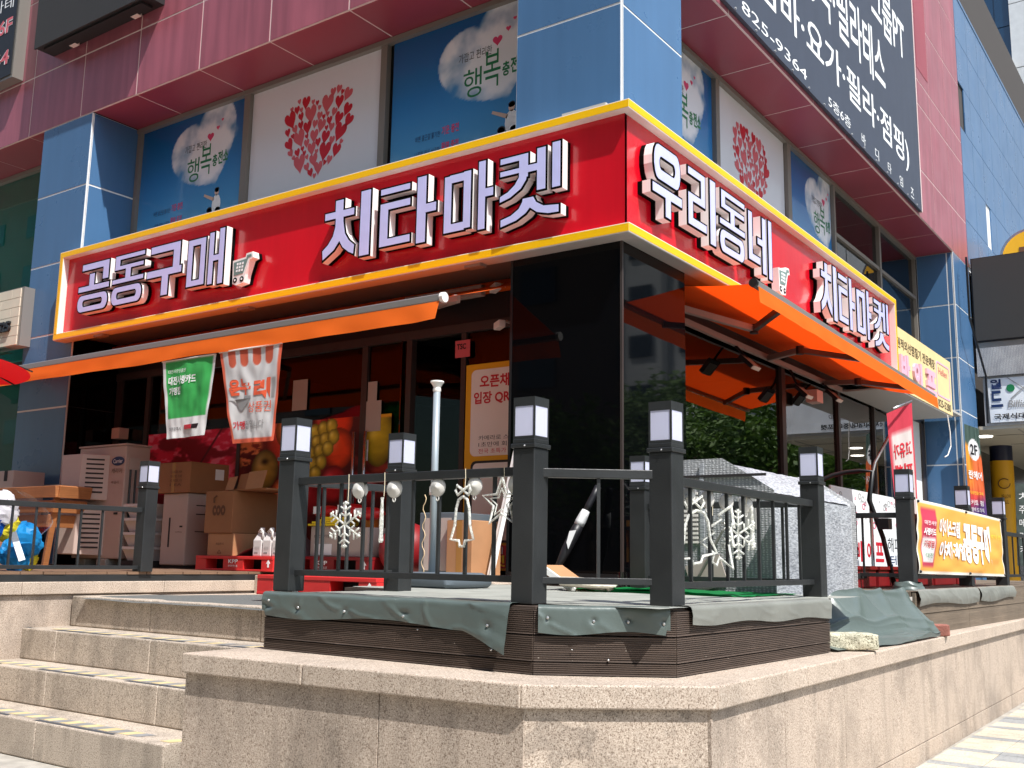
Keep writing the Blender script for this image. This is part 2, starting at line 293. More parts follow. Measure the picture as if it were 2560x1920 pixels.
_TX = {}; TMP = bpy.data.scenes.new('lettering_workbench')
def text(body, S, u0, v0, u1, v1, m, name='lettering', parent=None, depth=0, off=.0025, bold=0, shear=0, **tg):
    key = (body, bold, depth > 0)
    if key not in _TX:
        c = bpy.data.curves.new('t', 'FONT'); c.body = body; c.size = 1; c.offset = bold; c.resolution_u = 3; c.extrude = .5 if depth > 0 else 0
        o = bpy.data.objects.new('t', c); TMP.collection.objects.link(o); vl = TMP.view_layers[0]; vl.update()
        me = bpy.data.meshes.new_from_object(o.evaluated_get(vl.depsgraph))
        _TX[key] = ([tuple(v.co) for v in me.vertices], [tuple(p.vertices) for p in me.polygons])
        bpy.data.objects.remove(o); bpy.data.curves.remove(c); bpy.data.meshes.remove(me)
    vs, fs = _TX[key]; xs = [v[0] for v in vs]; ys = [v[1] for v in vs]; xa, xb, ya, yb = min(xs), max(xs), min(ys), max(ys)
    mb = MB(); out = []
    for x, y, z in vs:
        a = (x-xa)/(xb-xa); b = (y-ya)/(yb-ya); out.append(S(u0+(u1-u0)*a+shear*b, v0+(v1-v0)*b, off+depth*(z+.5)))
    mb.add(out, fs); return mb.build(name, m, parent, **tg)
def paint(S, u0, v0, u1, v1, nu, nv, fn, m, name, parent=None, off=0, smooth=True, **tg):
    """a printed sheet: fn(U, V) with U, V in 0..1 gives sRGB 0..255 colours; stored per vertex"""
    U, V = np.meshgrid(np.linspace(0, 1, nu+1), np.linspace(0, 1, nv+1)); C = np.clip(fn(U, V), 0, 255)/255.0
    Cl = np.where(C <= .04045, C/12.92, ((C+.055)/1.055)**2.4)
    mb = MB().grid(lambda a, b: S(u0+(u1-u0)*a, v0+(v1-v0)*b, off), nu, nv); me = mb.mesh(name, m)
    at = me.color_attributes.new('Col', 'FLOAT_COLOR', 'POINT'); a4 = np.ones((len(me.vertices), 4), np.float32); a4[:, :3] = Cl.reshape(-1, 3); at.data.foreach_set('color', a4.ravel())
    return put(name, me, parent, smooth, **tg)
def npnoise(U, V, s, seed=0, octs=4):
    r = np.random.default_rng(seed); out = np.zeros_like(U); amp = 1; tot = 0
    for o in range(octs):
        n = int(s*2**o)+3; g = r.random((n+1, n+1)); x = U*(n-1); y = V*(n-1); i = np.clip(x.astype(int), 0, n-1); j = np.clip(y.astype(int), 0, n-1); fx = x-i; fy = y-j; fx = fx*fx*(3-2*fx); fy = fy*fy*(3-2*fy)
        out += amp*((g[j, i]*(1-fx)+g[j, i+1]*fx)*(1-fy)+(g[j+1, i]*(1-fx)+g[j+1, i+1]*fx)*fy); tot += amp; amp *= .5
    return out/tot
def mixc(base, col, a): return base*(1-a[..., None]) + np.array(col, float)*a[..., None]
def sstep(a, b, x): t = np.clip((x-a)/(b-a), 0, 1); return t*t*(3-2*t)
# ================================================================== ground
g = MB(); g.add([(-150, -150, 0), (150, -150, 0), (150, 150, 0), (-150, 150, 0)], [(0, 1, 2, 3)]); ground = struct('ground', g, 'paving')
blk = {}; y = 4.2; rj = 0
CX, RWS = (.28, .28, .11), (.22, .22, .11)
while y < 11.6:
    h = RWS[rj % 3]; x = -1.60; ci = 0
    while x < -.15*y+.35:
        a = CX[ci % 3]; thin = (ci % 3 == 2)+(rj % 3 == 2); c = 'pav_b' if thin == 0 else ('pav_g' if thin == 1 else 'pav_w')
        if thin == 0 and (ci*5+rj*3) % 11 == 0: c = 'pav_g'
        if (a, h, c) not in blk: blk[a, h, c] = MB().box(-a/2+.002, a/2-.002, -h/2+.002, h/2-.002, 0, .012).mesh('paving_block', c)
        put('paving_block', blk[a, h, c], ground, loc=(x+a/2, y+h/2, -.002+.0012*random.random())); x += a; ci += 1
    y += h; rj += 1
# street beyond the pavement, to the side and behind the camera
st = MB().add([(3.5, -60, .006), (14, -60, .006), (14, 90, .006), (3.5, 90, .006)], [(0, 1, 2, 3)]); struct('road', st, 'asphalt')

# ================================================================== retaining wall
CAP = [(-3.832, 2.957), (-2.097, 3.029), (-1.562, 3.463), (-1.638, 9.80), (-1.70, 17.0)]
rw = thing('retaining_wall', 'low granite retaining wall with thick overhanging coping at the front', 'wall', (-2.1, 3.1, 0))
def seg(P, Q):
    P, Q = Vector((*P, 0)), Vector((*Q, 0)); d = (Q-P).normalized(); return P, Q, d, Vector((d.y, -d.x, 0)), (Q-P).length
def wallrun(P, Q, cuts, z0, z1, name, m, th, inset, parent, bevel=.004, gap=.004, e0=0, e1=0):
    P, Q, d, n, L = seg(P, Q); ts = [-e0] + list(cuts) + [L+e1]
    for a, b in zip(ts[:-1], ts[1:]):
        c = P + d*((a+b)/2) - n*(inset+th/2); c.z = (z0+z1)/2
        MB().obox(c, (d, n, Vector((0, 0, 1))), ((b-a-gap)/2, th/2, (z1-z0)/2)).build(name, m, parent, bevel=bevel)
wallrun(CAP[0], CAP[1], [.71], .583, .665, 'coping_stone', 'granite', .46, 0, rw, .006)
wallrun(CAP[1], CAP[2], [], .583, .6645, 'coping_stone', 'granite', .46, 0, rw, .006)
wallrun(CAP[2], CAP[3], [.93, 1.95, 2.9, 3.9, 4.95, 5.9], .583, .665, 'coping_stone', 'granite', .46, 0, rw, .006)
wallrun(CAP[3], CAP[4], [1.2, 2.4, 3.6, 4.8, 6], .583, .665, 'coping_stone', 'granite', .46, 0, rw, .006)
wallrun(CAP[0], CAP[1], [1.09], 0, .5825, 'wall_slab', 'granite_wall', .06, .028, rw, .002)
wallrun(CAP[1], CAP[2], [], 0, .582, 'wall_slab', 'granite_ch', .06, .028, rw, .002, e0=-.012, e1=-.012)
wallrun(CAP[2], CAP[3], [.72, 1.5, 2.3, 3.1, 3.9, 4.7, 5.5], .105, .5825, 'wall_slab', 'granite_wall', .06, .028, rw, .002)
wallrun(CAP[2], CAP[3], [.72, 1.5, 2.3, 3.1, 3.9, 4.7, 5.5], 0, .101, 'plinth_slab', 'granite_wall', .06, .026, rw, .002)
wallrun(CAP[3], CAP[4], [1, 2, 3, 4, 5, 6], 0, .5825, 'wall_slab', 'granite_wall', .06, .028, rw, .002)
MB().box(-3.80, -3.74, 3.0, 4.15, 0, .582).build('wall_slab', 'granite_wall', rw)
c = MB(); c.add([(-3.79, 3.2, .655), (-2.2, 3.3, .655), (-1.85, 3.6, .655), (-1.85, 17, .655), (-3.6, 17, .655), (-3.79, 6.9, .655)], [(0, 1, 2, 3, 4, 5)]); struct('terrace_slab', c, 'slab')

# ================================================================== stairs
stairs = thing('stone_stairs', 'wide granite stairs with worn yellow and grey safety tape', 'stairs', (-5, 3.3, 0))
STEP = [(3.225, 0, .198, [-7.4, -6.3, -5.35, -4.265]), (3.54, .198, .40, [-7.6, -5.81, -4.77, -3.85]), (3.84, .40, .595, [-7.2, -6.23, -5.27, -3.85]), (4.16, .595, .795, [-6.6, -5.73, -4.70, -3.85])]
for yf, z0, z1, xs in STEP:
    for a, b in zip(xs[:-1], xs[1:]):
        MB().box(a+.002, b-.002, yf+.012, yf+.60, z0-.06, z1-.0005).build('step_block', 'granite2', stairs)
        MB().box(a+.0015, b-.0015, yf, yf+.42, z1-.155 if False else z0+.002, z1).build('step_block', 'granite2', stairs, bevel=.008)
for (yf, z0, z1, xs), xe in zip(STEP[:3], (-4.35, -4.2, -4.33)):
    n = 0; x = xs[0]+.8 if z1 > .5 else xs[0]+.3; tp = MB(); k = 0
    while x < xe:
        wv = .085; sl = .03; j = .003*sin(k*1.7); y0, y1 = yf+.06+j, yf+.15+j
        if random.random() > .04: tp.add([(x, y0, z1+.0015), (x+wv*.97, y0, z1+.0015), (x+wv*.97+sl, y1, z1+.0015), (x+sl, y1, z1+.0015)], [(0, 1, 2, 3)], k % 2)
        x += wv; k += 1
    x = xs[0]+.3
    while x < xe:
        L = .25+.5*random.random(); tp.add([(x, yf+.016, z1+.0015), (x+L, yf+.016, z1+.0015), (x+L-.02, yf+.048, z1+.0015), (x+.015, yf+.048, z1+.0015)], [(0, 1, 2, 3)], 2); x += L+.12+.3*random.random()
    tp.build('safety_tape', ['tape_y', 'tape_g', 'tape_k'], stairs)
ln = MB().box(-6.6, -3.74, 4.5, 7.0, .6, .788); struct('landing', ln, 'granite')
mt = MB(); mt.grid(lambda u, v: (-6.45+u*(1.95-.25*v)+.5*v, 4.12+v*1.5, .800+.006*mnoise.noise((u*5, v*5, 0))-(.02*max(0, .1-v)*10 if v < .1 else 0)), 26, 14)
mt.build('floor_mat', 'carpet', smooth=True, label='dark grey carpet mat laid on the top landing of the stairs', cat='mat')

# ================================================================== left terrace
lt = thing('side_terrace', 'raised granite terrace left of the stairs with dark steel edge beam', 'terrace', (-6.7, 5, 0))
for a, b in ((.5, 2.2), (2.2, 3.5), (3.5, 4.6), (4.6, 5.9), (5.9, 7.2)):
    MB().box(-6.70, -6.625, a+.002, b-.002, 0, .803).build('wall_slab', 'granite_wall', lt, bevel=.003)
    MB().box(-6.95, -6.60, a+.3, b+.298, .806, .889).build('coping_stone', 'granite', lt, bevel=.006)
MB().box(-6.72, -6.64, .5, 7.0, .8895, .936).build('edge_beam', 'steel', lt)
for i in range(40):
    xa = -6.632-random.random()*.012; ya = .6+i*.16; MB().box(-12.8, xa, ya+.003, ya+.157, .937, .956).build('deck_board', 'board', lt) if ya < 6.8 else None
MB().box(-14, -6.95, .5, 7.0, 0, .80).build('core', 'slab', lt)
MB().box(-6.6, -4.2, 5.75, 7.0, .7, .93).build('threshold', 'granite', lt, bevel=.006)

# ================================================================== timber deck on the wall
DK = [(-3.745, 3.335), (-2.225, 3.293), (-1.785, 3.593), (-1.735, 5.168)]
deck = thing('corner_deck', 'dark grooved timber deck wrapping the corner above the granite wall', 'deck', (-2.2, 3.4, .665))
def groove_plank(P, Q, z0, z1, m, parent, e0=0, e1=0, ng=12, gd=.0035, wear=0, th=.022):
    P, Q, d, n, L = seg(P, Q); prof = [(z0, .002)]; hh = (z1-z0)/ng
    for i in range(ng):
        a = z0+i*hh; prof += [(a+hh*.18, 0), (a+hh*.62, 0), (a+hh*.7, -gd), (a+hh*.95, -gd)]
    prof += [(z1, .0)]; mb = MB(); N = len(prof); vs = []
    for t in (-e0, L+e1):
        for z, o in prof: q = P + d*t + n*(o+wear); vs.append((q.x, q.y, z))
        for z in (z1, z0): q = P + d*t - n*th; vs.append((q.x, q.y, z))
    K = N+2; fs = [(i, K+i, K+(i+1) % K, (i+1) % K) for i in range(K)]; fs += [tuple(range(K)), tuple(range(2*K-1, K-1, -1))]
    mb.add(vs, fs); return mb.build('plank', m, parent)
ROWS = [(.669, .713, 6), (.717, .809, 12), (.814, .905, 12)]
for i in range(3):
    for k, (a, b, ng) in enumerate(ROWS):
        groove_plank(DK[i], DK[i+1], a, b, 'plank', deck, e0=-.002, e1=-.002, ng=ng, wear=.002*((i+k) % 2), gd=.004)
Pd, Qd = DK[2], DK[3]
fl = MB(); F = [(-3.735, 3.35, .914), (-2.228, 3.31, .914), (-1.80, 3.60, .914), (-1.76, 5.16, .914), (-1.87, 5.60, .914), (-3.5, 6.3, .914), (-4.35, 6.3, .914), (-4.30, 4.42, .914), (-3.735, 4.30, .914)]
fl.add(F + [(x, y, .89) for x, y, z in F], [tuple(range(9)), tuple(range(17, 8, -1))] + [(i, 9+i, 9+(i+1) % 9, (i+1) % 9) for i in range(9)]); fl.build('floor', 'plank', deck)
MB().box(-2.3, -1.89, 5.58, 5.6, .667, .89).build('end_board', 'plank', deck)
MB().box(-3.74, -3.71, 3.34, 6.2, .667, .905).build('side_board', 'plank', deck)
for (x, y, z, s) in ((-2.42, 3.30, .745, .006), (-3.5, 3.325, .85, .004), (-1.99, 3.448, .725, .005), (-2.8, 3.31, .80, .004), (-2.1, 3.37, .76, .003)):
    MB().sphere((x, y-.004, z), s, 8, 5).build('screw_head', 'screw', deck, smooth=True)
# second deck further along the right side
DK2 = [(-1.745, 6.82), (-1.69, 9.78), (-1.66, 14)]
deck2 = thing('side_deck', 'weathered brown timber deck edge below the yellow banner', 'deck', (-1.74, 8, .665))
for P, Q in ((DK2[0], (-1.72, 8.15)), ((-1.72, 8.155), DK2[1]), (DK2[1], DK2[2])):
    groove_plank(P, Q, .667, .79, 'plank2', deck2, ng=2, gd=.001); groove_plank(P, Q, .795, .925, 'plank2', deck2, ng=2, gd=.001, wear=-.004)
MB().box(-3.5, -1.78, 6.83, 15, .90, .93).build('floor', 'plank2', deck2)

# ---- tarpaulins
def wr(p, s, a, k=0): return a*mnoise.noise((p[0]*s+k, p[1]*s, p[2]*s+k*.3))
def drape(P, Q, back, zt, drop, nu=70, wob=.010, tail=None, k=0, bulge=.012, push=.006):
    """sheet over a deck edge: lies back on the floor, rolls over, hangs down the planks"""
    P, Q, d, n, L = seg(P, Q)
    prof = [(-back, zt), (-back*.5, zt+.002), (-.05, zt+.003), (-.008, zt+.003), (push*.7, zt-.002), (push+.003, zt-.012)]
    def fn(u, v):
        t = u*L; dz = drop(u); sv = v*9
        if sv <= 5:
            i = min(int(sv), 4); f = sv-i; o = prof[i][0]*(1-f)+prof[i+1][0]*f; z = prof[i][1]*(1-f)+prof[i+1][1]*f
        else:
            f = (sv-5)/4; z = zt-.012-f*dz; o = push+.003+bulge*sin(pi*f)+(tail(u, f) if tail else 0)
        q = P + d*t; p = (q.x, q.y, z*2); rg = (1-min(1, abs(mnoise.noise((t*5+k, z*9+t*2.2, k)))*5))**2; o += (abs(wr(p, 5.5, wob*.5, k))+rg*wob*.8)*(1 if sv > 4 else .1); z += wr(p, 4, wob*.5, k+9)*(1 if sv < 5 else .3)
        if sv < 4.6: z = max(z, .917)
        q = q + n*o; return (q.x, q.y, z)
    return MB().grid(fn, nu, 27)
def dimple(u, spots): return sum(.012*math.exp(-((u-s)/.02)**2) for s in spots)
t1 = drape((-3.75, 3.33), (-2.33, 3.295), .14, .921, lambda u: .088+.012*sin(u*9)+(.085*max(0, (u-.84)/.16)**1.2 if u > .84 else 0)-(.02 if u < .02 else 0), tail=lambda u, f: (.03*f*max(0, (u-.84)/.16)) - (.010*math.exp(-((f-.55)/.12)**2)*sum(math.exp(-((u-s)/.018)**2) for s in (.03, .17, .38, .62, .93))), k=1, wob=.007, bulge=.002, nu=150)
T1 = t1.build('tarpaulin', 'tarp', smooth=True, label='grey green tarpaulin hanging over the front deck edge with a loose corner', cat='tarpaulin', group='tarpaulins over the decks')
for x_, y_, z_ in ((-3.70, 3.318, .885), (-3.50, 3.312, .86), (-3.21, 3.306, .855), (-2.87, 3.30, .85), (-2.43, 3.285, .835)): MB().sphere((x_, y_-.004, z_), .006, 8, 5).build('eyelet', 'screw', T1)
t2 = drape((-2.205, 3.295), (-1.800, 3.572), .06, .918, lambda u: .085+.008*sin(u*7)-(.02 if u > .97 else 0), tail=lambda u, f: -.010*math.exp(-((f-.45)/.12)**2)*sum(math.exp(-((u-s)/.025)**2) for s in (.07, .42, .68, .95)), k=4, nu=110, wob=.006, bulge=.001)
T2 = t2.build('tarpaulin', 'tarp', smooth=True, label='short grey tarpaulin strip screwed across the cut corner of the deck', cat='tarpaulin', group='tarpaulins over the decks')
t3 = drape((-1.775, 3.69), (-1.735, 5.17), .10, .921, lambda u: .055+.02*u+.006*sin(u*14), k=8, wob=.004, bulge=.001)
t3.build('tarpaulin', 'tarp_k', smooth=True, label='dull grey tarpaulin folded over the right deck edge', cat='tarpaulin', group='tarpaulins over the decks')
for f_, z_ in ((.07, .875), (.42, .865), (.68, .865), (.95, .86)): q_ = Vector((-2.205, 3.295))+Vector((.405, .277))*f_; MB().sphere((q_.x+.006, q_.y-.008, z_), .006, 8, 5).build('eyelet', 'screw', T2)
for P, Q, k, lab in (((-1.742, 6.84), (-1.715, 8.42), 3, 'dull grey canvas flap stapled along the deck under the yellow banner'), ((-1.713, 8.47), (-1.69, 9.72), 6, 'shorter canvas flap stapled beyond the gap in the deck edge')):
    drape(P, Q, .06, .94, lambda u: .085+.012*sin(u*6+k), k=k, wob=.006, nu=80, bulge=.01).build('tarpaulin', 'tarp_k', smooth=True, label=lab, cat='tarpaulin', group='tarpaulins over the decks')
def slope(u, v):   # sheet pulled from the deck edge down to the coping
    y = 5.20+u*1.62; xa = -2.10+.28*u; zt = .80+.14*sstep(.25, .5, np.float64(u)); 
    if v < .45: f = v/.45; x = xa+f*(.08+.12*u); z = zt-f*(zt-.70)*(.55+.45*u)
    else: f = (v-.45)/.55; x = xa+.08+.12*u+f*(.36-.30*u*.6-.05); z = .70+(1-u)*.045*(1-f)-f*.026
    x = min(x, -1.60); rg = (1-min(1, abs(mnoise.noise((y*3.2+x*2, x*2.6, 2)))*4))**2+.6*(1-min(1, abs(mnoise.noise((y*2-x*4, v*3, 7)))*5))**2; z += (.016*rg+.018*mnoise.noise((y*3.5, x*5, 2)))*(1-.75*max(0, f if v > .45 else 0)); x += (.014*rg+.016*mnoise.noise((y*4, z*6, 5)))*(1 if v < .45 else .15)
    return (min(x, -1.61), y, max(z, .669))
MB().grid(slope, 110, 80).build('tarpaulin', 'tarp', smooth=True, label='creased grey tarpaulin spread in the gap between the decks, held by stones', cat='tarpaulin', group='tarpaulins over the decks')
def collar(cx, cy, rx, h, k): return MB().grid(lambda u, v: (cx+(rx+.035*(1-v)+.012*mnoise.noise((u*9, v*4, k)))*cos(2*pi*u), cy+(rx+.035*(1-v)+.012*mnoise.noise((u*8, v*5, k+3)))*sin(2*pi*u), .915+h*v+.012*mnoise.noise((u*7, v*2, k+5))), 40, 12)
collar(-1.93, 7.37, .085, .07, 2).build('tarpaulin', 'tarp', smooth=True, label='crumpled grey tarpaulin wrapped round the foot of a lamp post', cat='tarpaulin', group='tarpaulins over the decks')
sh = MB().grid(lambda u, v: (-3.70-.6*min(1, max(0, (v-.36)/.06))*(1-u)+u*1.92, 3.45+v*2.4-.0*u, .9185+.004*abs(mnoise.noise((u*9, v*12, 1)))+.012*max(0, mnoise.noise((u*3, v*14, 4))-.35)), 60, 70)
sh.build('floor_sheet', 'tarp_f', smooth=True, label='sun bleached grey sheet covering the corner deck floor', cat='sheet')
gt = MB().grid(lambda u, v: (-3.25+u*1.15, 5.0+v*.75, .925+.035*(1-v)*(.6+.4*mnoise.noise((u*6, v*3, 0)))*sin(pi*min(1, u*1.05))+.01*mnoise.noise((u*12, v*12, 3))), 40, 20)
gt.build('green_tarpaulin', 'green_t', smooth=True, label='bright green sheet lying in front of the grey covered box', cat='tarpaulin')
# ================================================================== the corner building
XC, YC = -3.556, 6.342                    # faces of the corner column
bd = thing('corner_building', 'maroon and blue panelled commercial building with overhanging upper floors', 'building', (-6, 9, 0))
_pc = {}
def panel(S, u0, u1, v0, v1, m, parent, name='panel', th=.02, gap=.011, proud=0, bevel=0):
    a, b = (u1-u0-gap)/2, (v1-v0-gap)/2; c = S((u0+u1)/2, (v0+v1)/2, proud-th/2); U = (S(1, 0)-S(0, 0)); V = (S(0, 1)-S(0, 0)); N = (S(0, 0, 1)-S(0, 0))
    key = (round(a, 3), round(b, 3), th, m, tuple(U), tuple(V))
    if key not in _pc: _pc[key] = MB().obox((0, 0, 0), (U, V, N), (a, b, th/2)).mesh(name, m)
    return put(name, _pc[key], parent, loc=c)
def panels(S, us, vs, m, parent=None, seal='seal', name='panel', th=.02, gap=.02, proud=0, back=True):
    parent = parent or bd
    for a, b in zip(us[:-1], us[1:]):
        for c, d in zip(vs[:-1], vs[1:]): panel(S, a, b, c, d, m, parent, name, th, gap, proud)
    if back:
        mb = MB(); p = S((us[0]+us[-1])/2, (vs[0]+vs[-1])/2, proud-.0115); U = (S(1, 0)-S(0, 0)); V = (S(0, 1)-S(0, 0)); N = (S(0, 0, 1)-S(0, 0))
        mb.obox(p, (U, V, N), ((us[-1]-us[0])/2-.004, (vs[-1]-vs[0])/2-.004, .008)); mb.build('joint_backing', seal, parent)
ZS = [.956, 1.80, 2.662, 3.511, 4.352, 5.212, 6.074]
UL = [-15.05, -13.97, -12.9, -11.82, -10.73, -9.667, -8.589, -7.511, -6.433, -5.46, -4.525]
UR = [7.366, 8.35, 9.45, 10.63, 11.73, 12.83, 13.86, 14.98, 16.05, 17.15, 18.24]
VF = [6.076, 6.853, 7.9, 8.95, 10.0, 11.1]
panels(PL(YC), UL, VF, 'maroon', name='fascia_panel')
panels(PR(XC), UR[:8], VF[:3], 'maroon', name='fascia_panel'); panels(PR(XC), UR[7:], VF[:3]+[8.3, 9.35, 10.4, 11.5, 12.6], 'maroon', name='fascia_panel')
dn = lambda u, v, o=0: Vector((u, v, 6.076-o)); dnr = lambda u, v, o=0: Vector((v, u, 6.076-o))
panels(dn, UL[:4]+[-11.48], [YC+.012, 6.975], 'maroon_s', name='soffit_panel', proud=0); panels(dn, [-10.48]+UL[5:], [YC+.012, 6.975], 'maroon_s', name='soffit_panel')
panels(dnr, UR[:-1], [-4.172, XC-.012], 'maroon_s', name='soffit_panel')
# blue columns
panels(PL(YC), [-11.48, -10.48], ZS, 'blue', seal='sealb', name='column_panel'); panels(PR(-10.478), [YC+.022, 6.99], ZS[3:], 'blue', seal='sealb', name='column_panel')
panels(PR(-10.478), [YC+.022, 6.94], [.956, 1.80, 2.662, 3.50], 'black_glass', seal='black_frame', name='column_panel', gap=.008)
panels(PL(YC), [-4.523, XC-.004], [3.42, 4.352, 5.245, 6.10, 6.955, 7.81, 8.67, 9.6, 11.1], 'blue', seal='sealb', name='column_panel')
panels(PR(XC), [YC+.022, 7.364], [3.42, 4.352, 5.235, 6.10, 6.955, 7.81, 8.67, 9.6, 11.1], 'blue', seal='sealb', name='column_panel')
panels(PL(YC), [-4.523, XC-.004], [.918, 3.40], 'black_glass', seal='black_frame', name='column_panel', gap=.004); panels(PR(XC), [YC+.022, 7.364], [.918, 3.40], 'black_glass', seal='black_frame', name='column_panel', gap=.004)
MB().box(XC-.012, XC+.006, YC-.006, YC+.014, .918, 3.40).build('corner_trim', 'frame', bd); MB().box(-4.535, -4.515, YC-.005, YC+.02, .918, 3.40).build('corner_trim', 'black_frame', bd)
MB().box(-4.51, -3.59, YC-.012, YC+.002, .93, 1.0).build('kick_rail', 'black_frame', bd)
panels(PR(XC), [17.12, 18.24], [.7, 1.765]+ZS[2:], 'blue', seal='sealb', name='column_panel'); panels(PL(17.12), [-4.13, -3.66, XC-.024], [.7, 1.765]+ZS[2:], 'blue', seal='sealb', name='column_panel')
# blue rear wing above the passage, with two slit windows
BY = [18.25+.92*i for i in range(10)]; BZ = [6.1+.84*i for i in range(7)]
for i, (a, b) in enumerate(zip(BY[:-1], BY[1:])):
    for j, (c, d) in enumerate(zip(BZ[:-1], BZ[1:])):
        if (i, j) in ((0, 3), (2, 1)): 
            panel(PR(XC), a+.42, b, c, d, 'blue', bd, 'wall_panel'); f = MB().box(XC-.12, XC-.10, a, a+.42, c, d).build('window', 'glass_up', bd); MB().box(XC-.14, XC-.125, a, a+.42, c, d).build('pane_backing', 'inside', f); MB().box(XC-.11, XC-.06, a+.36, a+.40, c, d).build('frame', 'white', f); continue
        panel(PR(XC), a, b, c, d, 'blue', bd, 'wall_panel')
MB().box(XC-.9, XC-.145, 18.25, 26.5, 6.05, 11.12).build('core', 'inside', bd); MB().box(XC-.06, XC-.022, 18.25, 26.5, 6.05, 8.6).build('joint_backing', 'sealb', bd); MB().box(XC-.06, XC-.022, 20.6, 26.5, 8.6, 11.12).build('joint_backing', 'sealb', bd)
MB().box(XC-.2, XC+.01, 18.26, 26.5, 11.14, 11.2).build('parapet', 'blue', bd)
# masses behind the cladding
MB().box(-16, XC-.03, YC+.03, 26, 6.10, 12.5).build('core', 'inside', bd); MB().box(-16, -4.26, 7.06, 26, 3.52, 6.1).build('core', 'inside', bd)
MB().box(-11.44, -10.52, YC+.03, 7.05, .95, 6.09).build('core', 'inside', bd); MB().box(-4.5, XC-.03, YC+.03, 7.33, .91, 6.09).build('core', 'inside', bd); MB().box(-4.1, XC-.03, 17.16, 18.2, .6, 6.09).build('core', 'inside', bd)
# recess high on the maroon wall, drawn flat as a darker red panel
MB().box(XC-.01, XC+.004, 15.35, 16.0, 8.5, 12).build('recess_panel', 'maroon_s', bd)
# upper windows
def vbar(S, u, w, v0, v1, m='frame_u', proud=.05, th=.06, parent=None): panel(S, u-w/2, u+w/2, v0, v1, m, parent or bd, 'window_frame', th, 0, proud)
SL, SR_ = PL(6.99), PR(-4.185)
for u, w in ((-10.44, .06), (-8.52, .09), (-6.53, .08), (-4.53, .05), (-12.45, .07), (-14.3, .07), (-11.5, .05)): vbar(SL, u, w, 3.5, 6.05)
for u, w in ((7.39, .05), (9.385, .09), (11.415, .11), (13.06, .06), (15.1, .08), (17.08, .05)): vbar(SR_, u, w, 3.5, 6.05)
panel(SL, -15, -4.52, 6.02, 6.07, 'frame_u', bd, 'window_frame', .07, 0, .06); panel(SR_, 7.37, 17.1, 6.02, 6.07, 'frame_u', bd, 'window_frame', .07, 0, .06)
panel(SR_, 13.1, 17.1, 5.35, 5.40, 'frame_u', bd, 'window_frame', .05, 0, .04)
for a, b in ((-15, -12.5), (-12.41, -11.53)): panel(SL, a, b, 3.5, 6.02, 'glass_teal', bd, 'window_pane', .008, 0, .0)
for a, b in ((13.1, 15.06), (15.14, 17.05)): panel(SR_, a, b, 3.5, 6.02, 'glass_up', bd, 'window_pane', .008, 0, .0)
panel(PL(7.04), -15, -11.5, 3.5, 6.05, 'teal', bd, 'pane_backing', .01, 0, 0); panel(PR(-4.24), 13.1, 17.05, 3.5, 6.05, 'darkdoor', bd, 'pane_backing', .01, 0, 0)  # no real blinds: dark sheet stands for the unlit room, teal brightens the panes
# ---------------------------------------------------------------- printed window posters
def heart2(x, y): return (x*x+y*y-1)**3 - x*x*y**3
def sky_fn(ua, ub, va, vb):
    def fn(U, V):
        X = ua+(ub-ua)*U; Z = va+(vb-va)*V; t = np.clip((Z-4.35)/1.67, 0, 1)
        C = np.stack([np.interp(t, [0, .3, .62, 1], [150, 78, 40, 12]), np.interp(t, [0, .3, .62, 1], [196, 152, 116, 84]), np.interp(t, [0, .3, .62, 1], [222, 204, 180, 140])], -1)
        n = npnoise(U, V, 7, 3, 5); n2 = npnoise(U, V, 22, 5, 3)
        cx, cz = X+9.20, Z-5.50; a = -.42; hx = (cx*cos(a)-cz*sin(a))/.50; hy = (cx*sin(a)+cz*cos(a))/.43
        h = heart2(hx, hy); d = -np.cbrt(h) + (n-.5)*.9+(n2-.5)*.35; m = sstep(-.22, .25, d)
        C = mixc(C, (206, 200, 206), m*.55); C = mixc(C, (232, 234, 240), m*sstep(-.1, .8, d+.35*(n-.5)))
        m2 = sstep(.52, .7, n+.35*(1-t)-.18)*sstep(.35, .1, t); return mixc(C, (214, 226, 236), m2*.6)
    return fn
